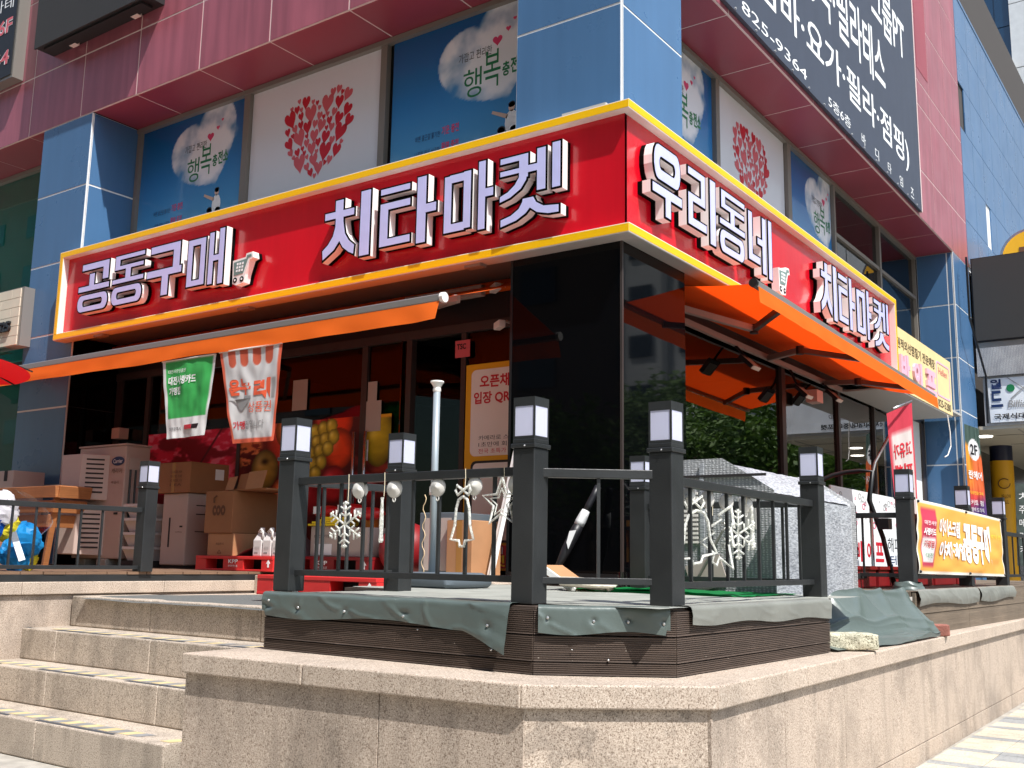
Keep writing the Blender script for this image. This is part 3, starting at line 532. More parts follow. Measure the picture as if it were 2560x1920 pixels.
def sky_poster(S, ua, ub, lab, sh):
    """the same printed advert on either wall; sh moves its design along the wall"""
    p = paint(lambda u, v, o=0: S(u+sh, v, o), ua, 4.3, ub, 6.02, 120, 110, sky_fn(ua, ub, 4.3, 6.02), 'poster', 'window_poster', off=.004, label=lab, cat='poster', group='sky posters in the upper windows')
    T = lambda u, v, o=0: S(u+sh, v, o+.004)
    def tx(b, u0, v0, u1, v1, m, bold=0):
        if u1 < ub and u0 > ua: text(b, T, u0, v0, u1, v1, m, 'lettering', p, bold=bold)
    tx('가깝고 편리한', -9.60, 5.585, -9.22, 5.675, 'ink_k'); tx('행', -9.54, 5.22, -9.33, 5.50, 'ink_g'); tx('복', -9.31, 5.26, -9.12, 5.62, 'ink_g'); tx('충', -9.10, 5.33, -9.02, 5.47, 'ink_g', .03); tx('전', -9.01, 5.34, -8.93, 5.49, 'ink_g', .03); tx('소', -8.92, 5.36, -8.84, 5.49, 'ink_g', .03)
    for k, (a, b) in enumerate((('바쁜 출근길 활기찬', '기운 충전'), ('나른한 점심 상큼한', '활력 충전'), ('지친 퇴근길 따뜻한', '마음 충전'))):
        tx(a, -10.10, 4.93-.155*k, -9.80, 4.99-.155*k, 'ink_b'); tx(b, -9.78, 4.935-.155*k, -9.58, 5.02-.155*k, 'ink_p', .02)
    def blob(pts, m, nm='print'):
        if max(q[0] for q in pts) < ub and min(q[0] for q in pts) > ua: MB().prism([pts], T, .0018, .0026, back=False).build(nm, m, p)
    ell = lambda cx, cz, rx, rz, n=14: [(cx+rx*cos(2*pi*k/n), cz+rz*sin(2*pi*k/n)) for k in range(n)]
    for cx, cz, s in ((-9.16, 5.70, .055), (-9.04, 5.78, .028), (-8.97, 5.86, .02)): blob([(cx+s*.062*16*sin(a)**3, cz+s*.062*(13*cos(a)-5*cos(2*a)-2*cos(3*a)-cos(4*a))) for a in [2*pi*k/20 for k in range(20)][::-1]], 'ink_p')
    for cx, cz, s in ((-9.10, 4.80, 1), (-8.96, 4.78, 1), (-8.99, 5.02, .85)):
        blob(ell(cx, cz-.17*s, .085*s, .14*s), 'ink_w'); blob(ell(cx, cz, .042*s, .052*s), 'skin'); blob(ell(cx, cz+.03*s, .045*s, .034*s), 'ink_k')
    blob([(-9.03, 4.96), (-9.20, 5.03), (-9.21, 5.005), (-9.04, 4.92)], 'skin')
    return p
sky_poster(SL, -10.41, -8.565, 'blue sky poster with heart shaped cloud above the start of the red sign', 0)
sky_poster(SL, -10.41, -8.56, 'blue sky poster with heart cloud partly behind the blue corner column', 3.97)
sky_poster(SR_, -10.3, -8.565, 'blue sky poster strip just right of the blue corner column', 17.9)
sky_poster(SR_, -10.40, -8.88, 'narrow blue sky poster beside the dark windows on the street side', 21.9)
def hearts_poster(S, ua, ub, cx, cz, w, h, seed, lab):
    p = paint(S, ua, 4.3, ub, 6.02, 4, 8, lambda U, V: np.stack([np.interp(V, [0, 1], [206, 222]), np.interp(V, [0, 1], [214, 222]), np.interp(V, [0, 1], [226, 226])], -1), 'poster', 'window_poster', off=.004, label=lab, cat='poster', group='heart posters in the upper windows')
    r = random.Random(seed); placed = []; mb = MB(); T = lambda u, v, o=0: S(u, v, o+.004)
    for s in [.105]*7 + [.075]*16 + [.05]*34 + [.032]*60:
        for _ in range(60):
            x, y = r.uniform(-1.15, 1.15), r.uniform(-1.0, 1.2)
            if heart2(x*1.02, y*1.02) > 0: continue
            X, Z = cx+x*w/2.3, cz+y*h/2.25
            if all((X-a)**2+(Z-b)**2 > ((s+q)*.80)**2 for a, b, q in placed): break
        else: continue
        placed.append((X, Z, s)); a = atan2(X-cx, (Z-(cz-h*.75)))*.9+r.uniform(-.25, .25); pts = []
        for k in range(22):
            t = 2*pi*k/22; hx = .062*16*sin(t)**3*.8; hy = .062*(13*cos(t)-5*cos(2*t)-2*cos(3*t)-cos(4*t))*1.15; pts.append((X+s*(hx*cos(a)+hy*sin(a)), Z+s*(-hx*sin(a)+hy*cos(a))))
        mb.prism([pts[::-1]], T, .0016, .0024, m=0 if r.random() < .42 else 1, back=False)
    mb.build('heart_print', ['ink_r', 'ink_r2'], p)
hearts_poster(SL, -8.47, -6.57, -7.46, 5.27, .98, .92, 3, 'white poster of a big heart made of red hearts above the sign')
hearts_poster(SR_, 9.44, 11.35, 10.35, 5.30, .98, .92, 5, 'white poster of a red heart of hearts on the street side')

# ---------------------------------------------------------------- ground floor shell
sf = thing('shopfront', 'dark glazed shopfront recessed under the sign with open glass door', 'shopfront', (-7, 6.95, .95))
MB().box(-10.48, -4.21, 6.9, 17.1, .90, .932).build('floor', 'floor', sf); MB().box(-10.48, -4.2, 6.36, 17.1, 3.44, 3.5).build('ceiling', 'ceil', sf)
MB().box(-10.48, -4.6, 12.5, 12.6, .93, 3.44).build('back_wall', 'inside', sf); MB().box(-10.48, -10.4, 6.99, 12.5, .93, 3.44).build('side_wall', 'inside', sf); MB().box(-10.48, -4.22, 17.0, 17.1, .93, 3.44).build('side_wall', 'inside', sf)
SF = PL(6.95)
for u, w in ((-10.40, .10), (-9.86, .07), (-8.30, .05), (-6.60, .07), (-6.06, .06), (-5.44, .05), (-4.55, .06)): panel(SF, u-w/2, u+w/2, .93, 3.08, 'frame', sf, 'mullion', .07, 0, .03)
panel(SF, -10.46, -4.52, 3.02, 3.10, 'frame', sf, 'transom', .08, 0, .04); panel(SF, -10.46, -4.52, 3.10, 3.44, 'black_frame', sf, 'header_panel', .05, 0, .02); panel(SF, -10.46, -6.1, .932, 1.0, 'frame', sf, 'sill', .07, 0, .03)
for a, b in ((-10.35, -9.9), (-9.82, -8.33), (-8.27, -6.64), (-6.56, -6.1), (-5.41, -4.58)): panel(SF, a, b, 1.0, 3.02, 'glass_shop', sf, 'pane', .01, 0, .005)
door = MB().obox((-6.02, 7.35, 2.0), ((.28, .96, 0), (-.96, .28, 0), (0, 0, 1)), (.45, .008, 1.02)).build('door', 'glass_dark', sf); MB().obox((-6.0, 7.36, .99), ((.28, .96, 0), (-.96, .28, 0), (0, 0, 1)), (.45, .014, .05)).build('rail', 'frame_l', door)
for x in (-6.66, -6.52): MB().tube([(x, 6.88, 1.30), (x, 6.88, 2.22)], .016, 8).build('pull_handle', 'chrome', sf, smooth=True)
MB().box(-6.74, -6.66, 6.90, 6.915, 1.55, 1.82).build('lock_plate', 'frame_l', sf)
for x0, x1, z0, z1 in ((-6.58, -6.38, 2.22, 2.50), (-6.55, -6.44, 2.50, 2.68), (-7.55, -7.35, 2.48, 2.78)): MB().box(x0, x1, 6.925, 6.93, z0, z1).build('notice', 'beige_pl2', sf)
n = MB().box(-6.56, -6.50, 6.90, 6.904, 1.95, 2.14).build('notice', 'paint_w', sf); text('백세', PL(6.90), -6.55, 1.98, -6.51, 2.12, 'ink_k', 'lettering', n)
n = MB().box(-5.52, -5.36, 6.905, 6.91, 2.80, 2.95).build('sticker', 'ink_r2', sf); text('TSC', PL(6.905), -5.50, 2.87, -5.40, 2.92, 'ink_k', 'lettering', n, bold=.03)
# fruit mural on the glass
def mural(U, V):
    X = -9.8+3.55*U; Z = .98+1.39*V; n = npnoise(U, V, 9, 11, 5); n2 = npnoise(U, V, 26, 13, 4); C = np.zeros(U.shape+(3,)); C[:] = (70, 22, 20); C = mixc(C, (120, 44, 34), sstep(.45, .7, n))
    meat = sstep(-8.25, -8.45, X+.15*(n-.5)); C = mixc(C, (186, 40, 76), meat); C = mixc(C, (226, 110, 140), meat*sstep(.5, .66, n2)); C = mixc(C, (110, 14, 34), meat*sstep(.48, .36, n)); C = mixc(C, (60, 16, 26), meat*sstep(.03, .0, abs((X+9.0)-(Z-1.9)*.9))); 
    C = mixc(C, (66, 74, 40), sstep(.5, .62, n2)*sstep(.10, .02, abs(X+8.2))); C = mixc(C, (196, 120, 72), sstep(.5, .6, n2)*sstep(.20, .12, np.hypot(X+8.12, (Z-2.12)*.7)))
    F = [(-7.62, 2.22, .29, .31, (196, 60, 40)), (-7.55, 2.30, .22, .2, (214, 120, 52)), (-7.90, 1.92, .20, .2, (160, 138, 58)), (-7.60, 1.66, .2, .19, (212, 96, 44)), (-6.93, 2.34, .21, .2, (226, 62, 24)), (-6.90, 2.08, .2, .2, (228, 72, 24)), (-7.14, 2.34, .1, .12, (166, 44, 32)), (-6.40, 2.16, .19, .27, (170, 150, 30)), (-6.95, 1.75, .18, .18, (190, 34, 40)), (-7.25, 1.62, .17, .17, (150, 26, 34)), (-6.60, 1.68, .22, .2, (196, 40, 46)), (-7.5, 1.35, .2, .2, (210, 92, 40)), (-6.9, 1.36, .2, .2, (180, 30, 40)), (-6.5, 1.3, .2, .22, (226, 140, 60)), (-8.3, 1.4, .3, .25, (176, 60, 40)), (-9.2, 1.4, .35, .3, (160, 40, 50))]
    F += [(-7.22+.11*i+.05*(j % 2)-.02*j, 2.26-.105*j+.02*i, .078, .075, (190, 172, 54)) for j in range(5) for i in range(3 if j < 3 else 2)]
    for cx, cz, rx, rz, c in F:
        q = ((X-cx)/rx)**2+((Z-cz)/rz)**2; m = sstep(1.0, .93, q); hl = np.exp(-(((X-cx+rx*.35)/rx/.35)**2+((Z-cz-rz*.35)/rz/.4)**2)); k = (1-.55*np.clip(q, 0, 1)**1.5)*(.9+.25*(n2-.5)); C = C*(1-m[..., None])+(np.array(c)*k[..., None]+hl[..., None]*40)*m[..., None]
    hd = ((X+7.62)**2/.004+(Z-2.40)**2/.0009); C = mixc(C, (60, 26, 16), np.exp(-hd)); C = mixc(C, (40, 30, 14), np.exp(-((X+7.90)**2/.003+(Z-2.0)**2/.001)))
    sb = sstep(.6, .68, n2)*sstep(-6.75, -6.7, X)*0; C = np.clip(C*1.3, 0, 255); C = mixc(C, (250, 220, 180), sb); y = sstep(-6.62, -6.60, X)*sstep(2.33, 2.35, Z); return mixc(C, (230, 170, 40), y)
paint(SF, -9.8, .98, -6.25, 2.37, 300, 130, mural, 'mul', 'fruit_mural', off=.022, label='printed mural of meat and fruit along the lower shop window', cat='mural')
# orange poster board beside the door
pb = thing('poster_board', 'orange framed notice board with red Korean headline beside the shop door', 'poster', (-5.0, 6.85, 1.0))
MB().box(-5.35, -4.62, 6.86, 6.90, 1.0, 2.71).build('board', 'beige_sign', pb); PB = PL(6.86)
MB().box(-5.35, -4.62, 6.852, 6.859, 1.0, 2.71).build('border', 'ycol', pb); rr = lambda u0, v0, u1, v1, r, n=5: [(cx+r*cos(a0+pi/2*k/n), cz+r*sin(a0+pi/2*k/n)) for cx, cz, a0 in ((u1-r, v1-r, 0), (u0+r, v1-r, pi/2), (u0+r, v0+r, pi), (u1-r, v0+r, 3*pi/2)) for k in range(n+1)]
MB().prism([rr(-5.29, 1.93, -4.66, 2.66, .05)], PB, .009, .012).build('sheet', 'white', pb); MB().prism([rr(-5.28, 1.22, -4.67, 1.89, .05)], PB, .009, .012).build('phone_outline', 'ink_k', pb); MB().prism([rr(-5.255, 1.24, -4.69, 1.87, .04)], PB, .0125, .014).build('phone_screen', 'white', pb)
MB().box(-5.30, -4.66, 6.845, 6.851, 1.02, 1.2).build('strip', 'ink_r', pb)
text('오픈채팅방', PB, -5.20, 2.50, -4.68, 2.61, 'ink_r', 'lettering', pb, off=.0135, bold=.03); text('입장 QR코드', PB, -5.26, 2.36, -4.70, 2.47, 'ink_r', 'lettering', pb, off=.0135, bold=.03)
for k, s in enumerate(('카메라로 스캔하면', '1초만에 회원가입', '전국 초특가 할인 방')): text(s, PB, -5.2, 2.06-.055*k, -4.72, 2.10-.055*k, 'ink_k' if k < 2 else 'ink_r', 'lettering', pb, off=.0135)
text('우리동네 치타', PB, -5.26, 1.13, -4.72, 1.19, 'ink_w', 'lettering', pb, off=.02, bold=.02); text('마켓', PB, -5.2, 1.03, -4.9, 1.12, 'ink_y', 'lettering', pb, off=.02, bold=.03)
# street side glazing, recessed like the windows above
SG = PR(-4.17)
for u, w in ((7.40, .06), (11.02, .11), (12.93, .08), (14.45, .05), (15.7, .06), (16.2, .08), (17.02, .16)): panel(SG, u-w/2, u+w/2, .93, 3.36, 'frame', sf, 'mullion', .08, 0, .04)
panel(SG, 7.37, 17.1, 3.32, 3.44, 'frame', sf, 'header', .08, 0, .04); panel(SG, 7.37, 17.1, .90, .99, 'frame', sf, 'sill', .08, 0, .04)
for a, b in ((7.43, 10.965), (11.075, 12.89), (12.97, 14.425), (14.475, 15.67)): panel(SG, a, b, .99, 3.32, 'glass_dark', sf, 'pane', .01, 0, .005)
panel(SG, 16.24, 16.94, .93, 3.32, 'film_w', sf, 'white_panel', .02, 0, .01); panel(SG, 14.48, 15.67, 1.6, 3.32, 'glass_teal', sf, 'teal_film', .004, 0, -.01); panel(PR(-4.2), 14.48, 16.2, .99, 3.3, 'teal', sf, 'teal_blind', .004, 0, 0)
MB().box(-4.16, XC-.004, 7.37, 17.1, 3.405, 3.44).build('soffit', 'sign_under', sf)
for y_ in (13.4, 14.6, 15.8): MB().box(-4.15, -3.58, y_, y_+.012, 3.398, 3.404).build('soffit_joint', 'slot', sf)
MB().box(-9, -5.2, 9.5, 9.9, .93, 2.3).build('shelf_unit', 'shelf', sf); MB().box(-5.9, -5.0, 8.4, 9.0, .93, 1.75).build('counter', 'shelf', sf); MB().box(-6.2, -5.1, 10.5, 16, .93, 2.2).build('shelf_unit', 'shelf', sf)

MB().bar((-6.0, 6.80, 3.33), (-5.15, 6.80, 3.33), .06, .09).build('light_bar', 'arm', label='long pale light fitting under the soffit above the shop door', cat='light')
for k, (x, z, lab) in enumerate(((-4.95, 3.30, 'small white camera under the soffit beside the black column'), (-4.9, 2.98, 'small white camera on the shopfront above the notice board'))):
    t = thing('security_camera', lab, 'camera', (x, 6.75, z), 'security cameras by the door'); MB().obox((x, 6.70, z), ((.8, -.6, 0), (.6, .8, 0), (0, 0, 1)), (.075, .03, .03)).build('body', 'white', t, bevel=.008); MB().tube([(x, 6.92, z+.05), (x, 6.8, z+.05), (x, 6.72, z+.02)], .012, 6).build('bracket', 'white', t)
# ================================================================== the big red shop sign
sg = thing('shop_sign', 'long red wraparound shop sign with yellow frame and white raised Korean letters', 'sign', (-3.5, 6.25, 3.38))
SY, SX, Z0, Z1 = 6.195, -3.416, 3.382, 4.381; XE, YE = -10.62, 13.07; RY, RX = 6.268, -3.489
MB().box(XE+.02, RX, RY, RY+.03, Z0+.02, Z1-.02).build('red_panel', 'sign_red', sg); MB().box(RX-.03, RX, RY, YE-.02, Z0+.02, Z1-.02).build('red_panel', 'sign_red', sg)
def frame_bar(z0, z1, lip=.007):
    MB().box(XE, SX, SY, RY+.07, z0, z1).build('frame_rail', 'white', sg); MB().box(SX-.14, SX, RY+.07, YE, z0, z1).build('frame_rail', 'white', sg)
    MB().box(XE+.004, SX-.001, SY-.0025, SY, z0+lip, z1-lip).build('yellow_strip', 'yellow', sg); MB().box(SX, SX+.0025, SY+.001, YE-.004, z0+lip, z1-lip).build('yellow_strip', 'yellow', sg)
frame_bar(4.312, Z1); frame_bar(Z0, 3.452)
MB().box(XE, XE+.065, SY, RY+.07, 3.453, 4.311).build('frame_post', 'white', sg); MB().box(XE+.007, XE+.058, SY-.0025, SY, 3.44, 4.32).build('yellow_strip', 'yellow', sg)
MB().box(SX-.14, SX, YE-.065, YE, 3.453, 4.311).build('frame_post', 'white', sg); MB().box(SX, SX+.0025, YE-.058, YE-.007, 3.44, 4.32).build('yellow_strip', 'yellow', sg)
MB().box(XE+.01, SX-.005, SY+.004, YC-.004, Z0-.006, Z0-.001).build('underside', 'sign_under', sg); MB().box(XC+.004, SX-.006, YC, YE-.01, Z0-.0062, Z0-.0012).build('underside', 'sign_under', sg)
MB().box(XE, RX-.032, RY+.031, YC-.003, Z0+.02, Z1-.05).build('backing_box', 'white', sg); MB().box(-4.0, -3.62, 6.215, 6.30, 4.381, 4.41).build('cable_tray', 'sign_under', sg)
for x in (-9.9, -7.6, -4.9): MB().box(x-.02, x+.14, 6.24, 6.32, Z0-.03, Z0-.0065).build('bracket', 'awn_bar', sg)

def Rc(x0, y0, x1, y1): return [(x0, y0), (x1, y0), (x1, y1), (x0, y1)]
def ringp(x0, y0, x1, y1, a0, b0, a1, b1, asp, n=7):
    def stad(x0, y0, x1, y1):
        r = (y1-y0)/2*asp; r = min(r, (x1-x0)/2); out = []
        for cx, s in ((x1-r, -pi/2), (x0+r, pi/2)):
            for k in range(n+1): t = s+pi*k/n; out.append((cx+r*cos(t), (y0+y1)/2+(y1-y0)/2*sin(t)))
        return out
    O, I = stad(x0, y0, x1, y1), stad(a0, b0, a1, b1); N = len(O); return [[O[i], O[(i+1) % N], I[(i+1) % N], I[i]] for i in range(N)]
GL = {
 '공': [Rc(.08, .83, .95, 1), Rc(.74, .585, .95, .99), Rc(.33, .5, .52, .79), Rc(0, .405, .99, .555)] + ringp(0, 0, .97, .375, .2, .145, .77, .232, .7),
 '동': [Rc(.06, .875, 1, 1), Rc(.06, .68, .25, .99), Rc(.06, .68, .98, .80), Rc(.40, .5, .60, .69), Rc(0, .415, 1, .545)] + ringp(0, 0, .97, .385, .2, .15, .77, .24, .7),
 '구': [Rc(.08, .82, .94, 1), Rc(.72, .45, .94, .99), Rc(0, .37, 1, .545), Rc(.43, 0, .65, .4)],
 '매': [Rc(0, .05, .17, .95), Rc(.34, .05, .51, .95), Rc(.1, .05, .45, .20), Rc(.1, .79, .45, .95), Rc(.57, .02, .73, 1), Rc(.7, .43, .86, .58), Rc(.83, 0, 1, 1.04)],
 '치': [Rc(.24, .8, .44, 1), Rc(.03, .66, .66, .82), [(.25, .7), (.45, .7), (.45, .46), (.37, .27), (.27, .15), (.02, 0), (0, .2), (.12, .29), (.21, .41), (.25, .55)], [(.36, .55), (.45, .62), (.49, .42), (.57, .30), (.69, .20), (.67, .01), (.55, .07), (.42, .17), (.34, .30)], Rc(.75, -.04, .98, 1.05)],
 '타': [Rc(0, .85, .55, .99), Rc(0, .60, .56, .755), Rc(0, .03, .18, .74), Rc(0, .03, .57, .19), Rc(.64, -.03, .83, 1.04), Rc(.8, .42, 1, .60)],
 '마': [Rc(0, .03, .19, .93), Rc(.38, .05, .57, .95), Rc(.1, .03, .45, .20), Rc(.1, .77, .45, .94), Rc(.67, -.02, .85, 1.04), Rc(.8, .45, 1, .62)],
 '켓': [Rc(0, .86, .5, .99), Rc(.31, .6, .5, .98), Rc(0, .68, .5, .80), [(.31, .74), (.5, .74), (.47, .57), (.38, .45), (.2, .35), (0, .30), (0, .43), (.14, .48), (.25, .56), (.31, .65)], Rc(.45, .66, .66, .81), Rc(.6, .37, .78, 1.02), Rc(.84, .36, 1.01, 1.05), [(.38, .34), (.6, .34), (.56, .18), (.46, .08), (.3, .0), (.02, -.06), (.02, .09), (.2, .13), (.32, .2), (.37, .28)], [(.44, .3), (.58, .34), (.63, .25), (.74, .18), (.99, .15), (.99, .0), (.8, .01), (.62, .06), (.5, .15)]],
 '우': ringp(.02, .47, .97, 1, .25, .66, .74, .80, .62) + [Rc(-.03, .26, 1.02, .43), Rc(.40, 0, .63, .3)],
 '리': [Rc(0, .84, .6, .99), Rc(.42, .5, .6, .98), Rc(0, .47, .6, .62), Rc(0, .12, .19, .6), Rc(0, .11, .64, .27), Rc(.73, .0, .96, 1.02)],
 '네': [Rc(0, .14, .19, .97), Rc(0, .14, .5, .30), Rc(.36, .47, .62, .62), Rc(.56, .03, .75, 1), Rc(.82, .0, 1, 1.03)],
}
def union_loops(polys):
    vs = []; fs = []
    for p in polys:
        A = sum(p[i][0]*p[(i+1) % len(p)][1]-p[(i+1) % len(p)][0]*p[i][1] for i in range(len(p)))
        if A < 0: p = p[::-1]
        fs.append(list(range(len(vs), len(vs)+len(p)))); vs += [Vector(q) for q in p]
    V, E_, F, _, _, OF = mgeo.delaunay_2d_cdt(vs, [], fs, 1, 1e-5); cnt = {}
    for f, of_ in zip(F, OF):
        if not of_: continue
        a, b, c = [V[i] for i in f]
        if (b-a).cross(c-a) < 0: f = f[::-1]
        for i in range(3): cnt[(f[i], f[(i+1) % 3])] = 1
    nxt = {}
    for (a, b) in cnt:
        if (b, a) not in cnt: nxt.setdefault(a, []).append(b)
    loops = []
    while nxt:
        s = next(iter(nxt)); L = [s]; c = nxt[s].pop(); 
        if not nxt[s]: del nxt[s]
        while c != s:
            L.append(c); n = nxt[c].pop()
            if not nxt[c]: del nxt[c]
            c = n
        P = [V[i] for i in L]; Q = []
        for i in range(len(P)):
            a, b, c2 = P[i-1], P[i], P[(i+1) % len(P)]
            if (b-a).length > 1e-4 and abs((b-a).normalized().cross((c2-b).normalized())) > 1e-3: Q.append(b)
        loops.append(Q)
    return loops
def inset(L, d):
    out = []
    for i in range(len(L)):
        a, b, c = L[i-1], L[i], L[(i+1) % len(L)]; e1 = (b-a).normalized(); e2 = (c-b).normalized(); n1 = Vector((-e1.y, e1.x)); n2 = Vector((-e2.y, e2.x)); k = 1+n1.dot(n2); out.append(b+(n1+n2)*(d/max(k, .35)))
    return out
def comps(loops):
    area = lambda L: sum(L[i].x*L[(i+1) % len(L)].y-L[(i+1) % len(L)].x*L[i].y for i in range(len(L)))/2
    outs = [l for l in loops if area(l) > 0]; holes = [l for l in loops if area(l) < 0]
    def inside(p, L):
        r = False
        for i in range(len(L)):
            a, b = L[i], L[(i+1) % len(L)]
            if (a.y > p.y) != (b.y > p.y) and p.x < (b.x-a.x)*(p.y-a.y)/(b.y-a.y)+a.x: r = not r
        return r
    return [[o]+[h for h in holes if inside(h[0], o)] for o in outs]
_g = {}
def letter(ch, S, u0, u1, v0, v1, d=.118, bord=.014):
    sx, sy = u1-u0, v1-v0; polys = [[(p[0]*sx, p[1]*sy) for p in q] for q in GL[ch]]; cs = comps(union_loops(polys)); T = lambda u, v, o=0: S(u+u0, v+v0, o)
    w = MB(); k1 = MB(); fc = MB(); k0 = MB()
    for c in cs:
        k0.prism(c, T, .001, .040); w.prism(c, T, .040, d-.010, back=False); k1.prism(c, T, d-.010, d, back=False); fc.prism([inset(l, bord) for l in c], T, d, d+.002, back=False)
    L = w.build('letter', 'let_white', sg); k0.build('spacer', 'let_black', L); k1.build('rim', 'let_black', L); fc.build('face', 'let_face', L)
TL, TR = PL(RY), PR(RX)
for ch, a, b in (('공', -10.14, -9.56), ('동', -9.53, -8.98), ('구', -8.94, -8.37), ('매', -8.30, -7.74), ('치', -6.44, -5.85), ('타', -5.77, -5.14), ('마', -5.08, -4.57), ('켓', -4.53, -3.96)): letter(ch, TL, a, b, 3.605, 4.155)
for ch, a, b in (('우', 6.47, 6.95), ('리', 7.05, 7.60), ('동', 7.64, 8.18), ('네', 8.24, 8.80), ('치', 10.10, 10.62), ('타', 10.66, 11.22), ('마', 11.28, 11.83), ('켓', 11.93, 12.52)): letter(ch, TR, a, b, 3.605, 4.165)
def cart(S, u, v, s):      # the little shopping trolley and speed strokes of the emblem
    V2 = lambda L: [Vector((u+a*s, v+b*s)) for a, b in L]
    bas = V2([(0, .36), (.03, .0), (.38, .03), (.55, .42), (.68, .44), (.66, .50), (.5, .49), (.48, .40)]); w = [V2([(.10+.1*i+.01*j, .09+.09*j), (.16+.1*i+.01*j, .09+.09*j), (.17+.1*i+.01*j, .15+.09*j), (.11+.1*i+.01*j, .15+.09*j)]) for i in range(3) for j in range(3)]
    out = V2([(-.05, .42), (-.02, -.20), (.12, -.26), (.42, -.22), (.46, 0), (.60, .36), (.74, .40), (.70, .56), (.46, .54), (.44, .45)])
    o = MB().prism([out], S, .04, .112).build('emblem_cart', 'let_white', sg); MB().prism([out], S, .001, .04).build('spacer', 'let_black', o); MB().prism([bas], S, .112, .115, back=False).build('basket', 'cart', o)
    ws = MB(); [ws.prism([q], S, .115, .117, back=False) for q in w]; ws.build('basket_holes', 'paint_w', o)
    for cx in (.08, .34): 
        cw = lambda r: V2([(cx+r*cos(2*pi*k/12), -.12+r*sin(2*pi*k/12)) for k in range(12)]); MB().prism([cw(.075)], S, .112, .115, back=False).build('wheel', 'let_black', o); MB().prism([cw(.03)], S, .115, .117, back=False).build('hub', 'paint_w', o)
cart(TL, -7.60, 3.66, .36); cart(TR, 8.98, 3.64, .36)

# ================================================================== street side billboard, other signs on the building
bb = thing('fitness_billboard', 'huge slate grey banner with white Korean fitness lettering on the street side', 'billboard', (XC+.05, 11, 6.1))
MB().box(XC+.004, XC+.045, 8.15, 15.04, 6.125, 11.5).build('banner', 'navy', bb); BB = PR(XC+.045)
MB().box(XC+.004, XC+.05, 15.04, 15.07, 6.12, 11.5).build('edge_strip', 'seal', bb)
text('줌바·요가·필라·점핑)', BB, 8.95, 6.50, 14.45, 7.02, 'paint_w', 'lettering', bb, bold=.012); text('825-9364', BB, 8.55, 6.20, 10.30, 6.32, 'paint_w', 'lettering', bb); text('5층6층', BB, 11.0, 6.19, 11.8, 6.33, 'paint_w', 'lettering', bb)
for k, c in enumerate('바디타임즈'): text(c, BB, 12.22+.56*k, 6.18, 12.38+.56*k, 6.32, 'paint_w', 'lettering', bb)
text('한달 종목·필라테스', BB, 9.1, 7.25, 13.4, 8.0, 'paint_w', 'lettering', bb, bold=.012); text('그룹PT', BB, 12.9, 8.15, 14.5, 8.85, 'paint_w', 'lettering', bb, bold=.012)
for i in range(14): MB().cyl((XC+.045, 8.4+.49*i, 6.15), (XC+.055, 8.4+.49*i, 6.15), .012, n=8).build('eyelet', 'screw', bb)
lb = thing('led_box', 'black display box mounted on the maroon wall at the upper left', 'display', (-10.3, 6.2, 7))
MB().box(-11.42, -9.27, 6.10, YC-.001, 7.02, 9.2).build('housing', 'board_k', lb); MB().box(-11.41, -9.28, 6.08, 6.0995, 7.0, 9.2).build('screen', 'led', lb); MB().box(-11.3, -9.4, 6.14, 6.28, 6.99, 7.019).build('bottom_tray', 'board_k', lb)
for x in (-10.95, -9.75): MB().box(x, x+.12, 6.25, 6.31, 6.985, 7.02).build('lamp_lug', 'white', lb)
xb = thing('light_box', 'dark light box sign with white floor numbers at the left edge', 'sign', (-13, 6.25, 7))
MB().box(-15, -12.085, 6.20, YC-.001, 6.885, 9.0).build('case', 'frame_l', xb); MB().box(-14.97, -12.115, 6.187, 6.1995, 6.92, 8.97).build('face', 'board_k', xb); XB = PL(6.187)
for s, a, z in (('5F/6F', -12.95, 7.52), ('9364', -12.95, 7.08)): text(s, XB, a, z, -12.18, z+.20, 'paint_w', 'lettering', xb, bold=.05); text(s, XB, a, z, -12.18, z+.20, 'ink_r2', 'lettering', xb, off=.005, bold=.015)
text('필라테', XB, -12.95, 7.85, -12.2, 8.02, 'paint_w', 'lettering', xb)
# neighbour's beige sign to the right of the red one
bs = thing('beige_shop_sign', 'long beige shop sign with pink letters right of the red sign', 'sign', (-3.5, 14.5, 3.3))
MB().box(XC+.004, -3.45, 13.08, 16.0, 3.27, 4.07).build('case', 'beige_sign', bs); BS = PR(-3.45)
text('원적외선찜질기 전문매장', BS, 13.15, 3.80, 15.05, 3.94, 'brown_t', 'lettering', bs, bold=.02)
for ch, a, b in (('바', 13.2, 13.62), ('이', 13.82, 14.22), ('프', 14.45, 14.98)): text(ch, BS, a, 3.40, b, 3.74, 'pink', 'lettering', bs, depth=.03, bold=.05)
MB().prism([rr(15.12, 3.46, 15.9, 3.96, .07), rr(15.15, 3.485, 15.87, 3.935, .06)[::-1]], BS, .001, .005).build('logo_outline', 'pink', bs); text('Hellen', BS, 15.25, 3.78, 15.75, 3.88, 'ink_r2', 'lettering', bs); text('825-5280', BS, 15.15, 3.31, 15.9, 3.42, 'brown_t', 'lettering', bs, bold=.02)
MB().box(-4.13, -3.46, 12.97, 16.0, 3.25, 3.2695).build('soffit', 'sign_under', bs)
MB().tube([(-3.46, 15.7, 3.25), (-3.44, 15.72, 3.0), (-3.44, 15.72, 2.8), (-3.46, 15.6, 2.66), (-3.47, 15.45, 2.62)], .008, 6).build('loose_cable', 'white', bs)
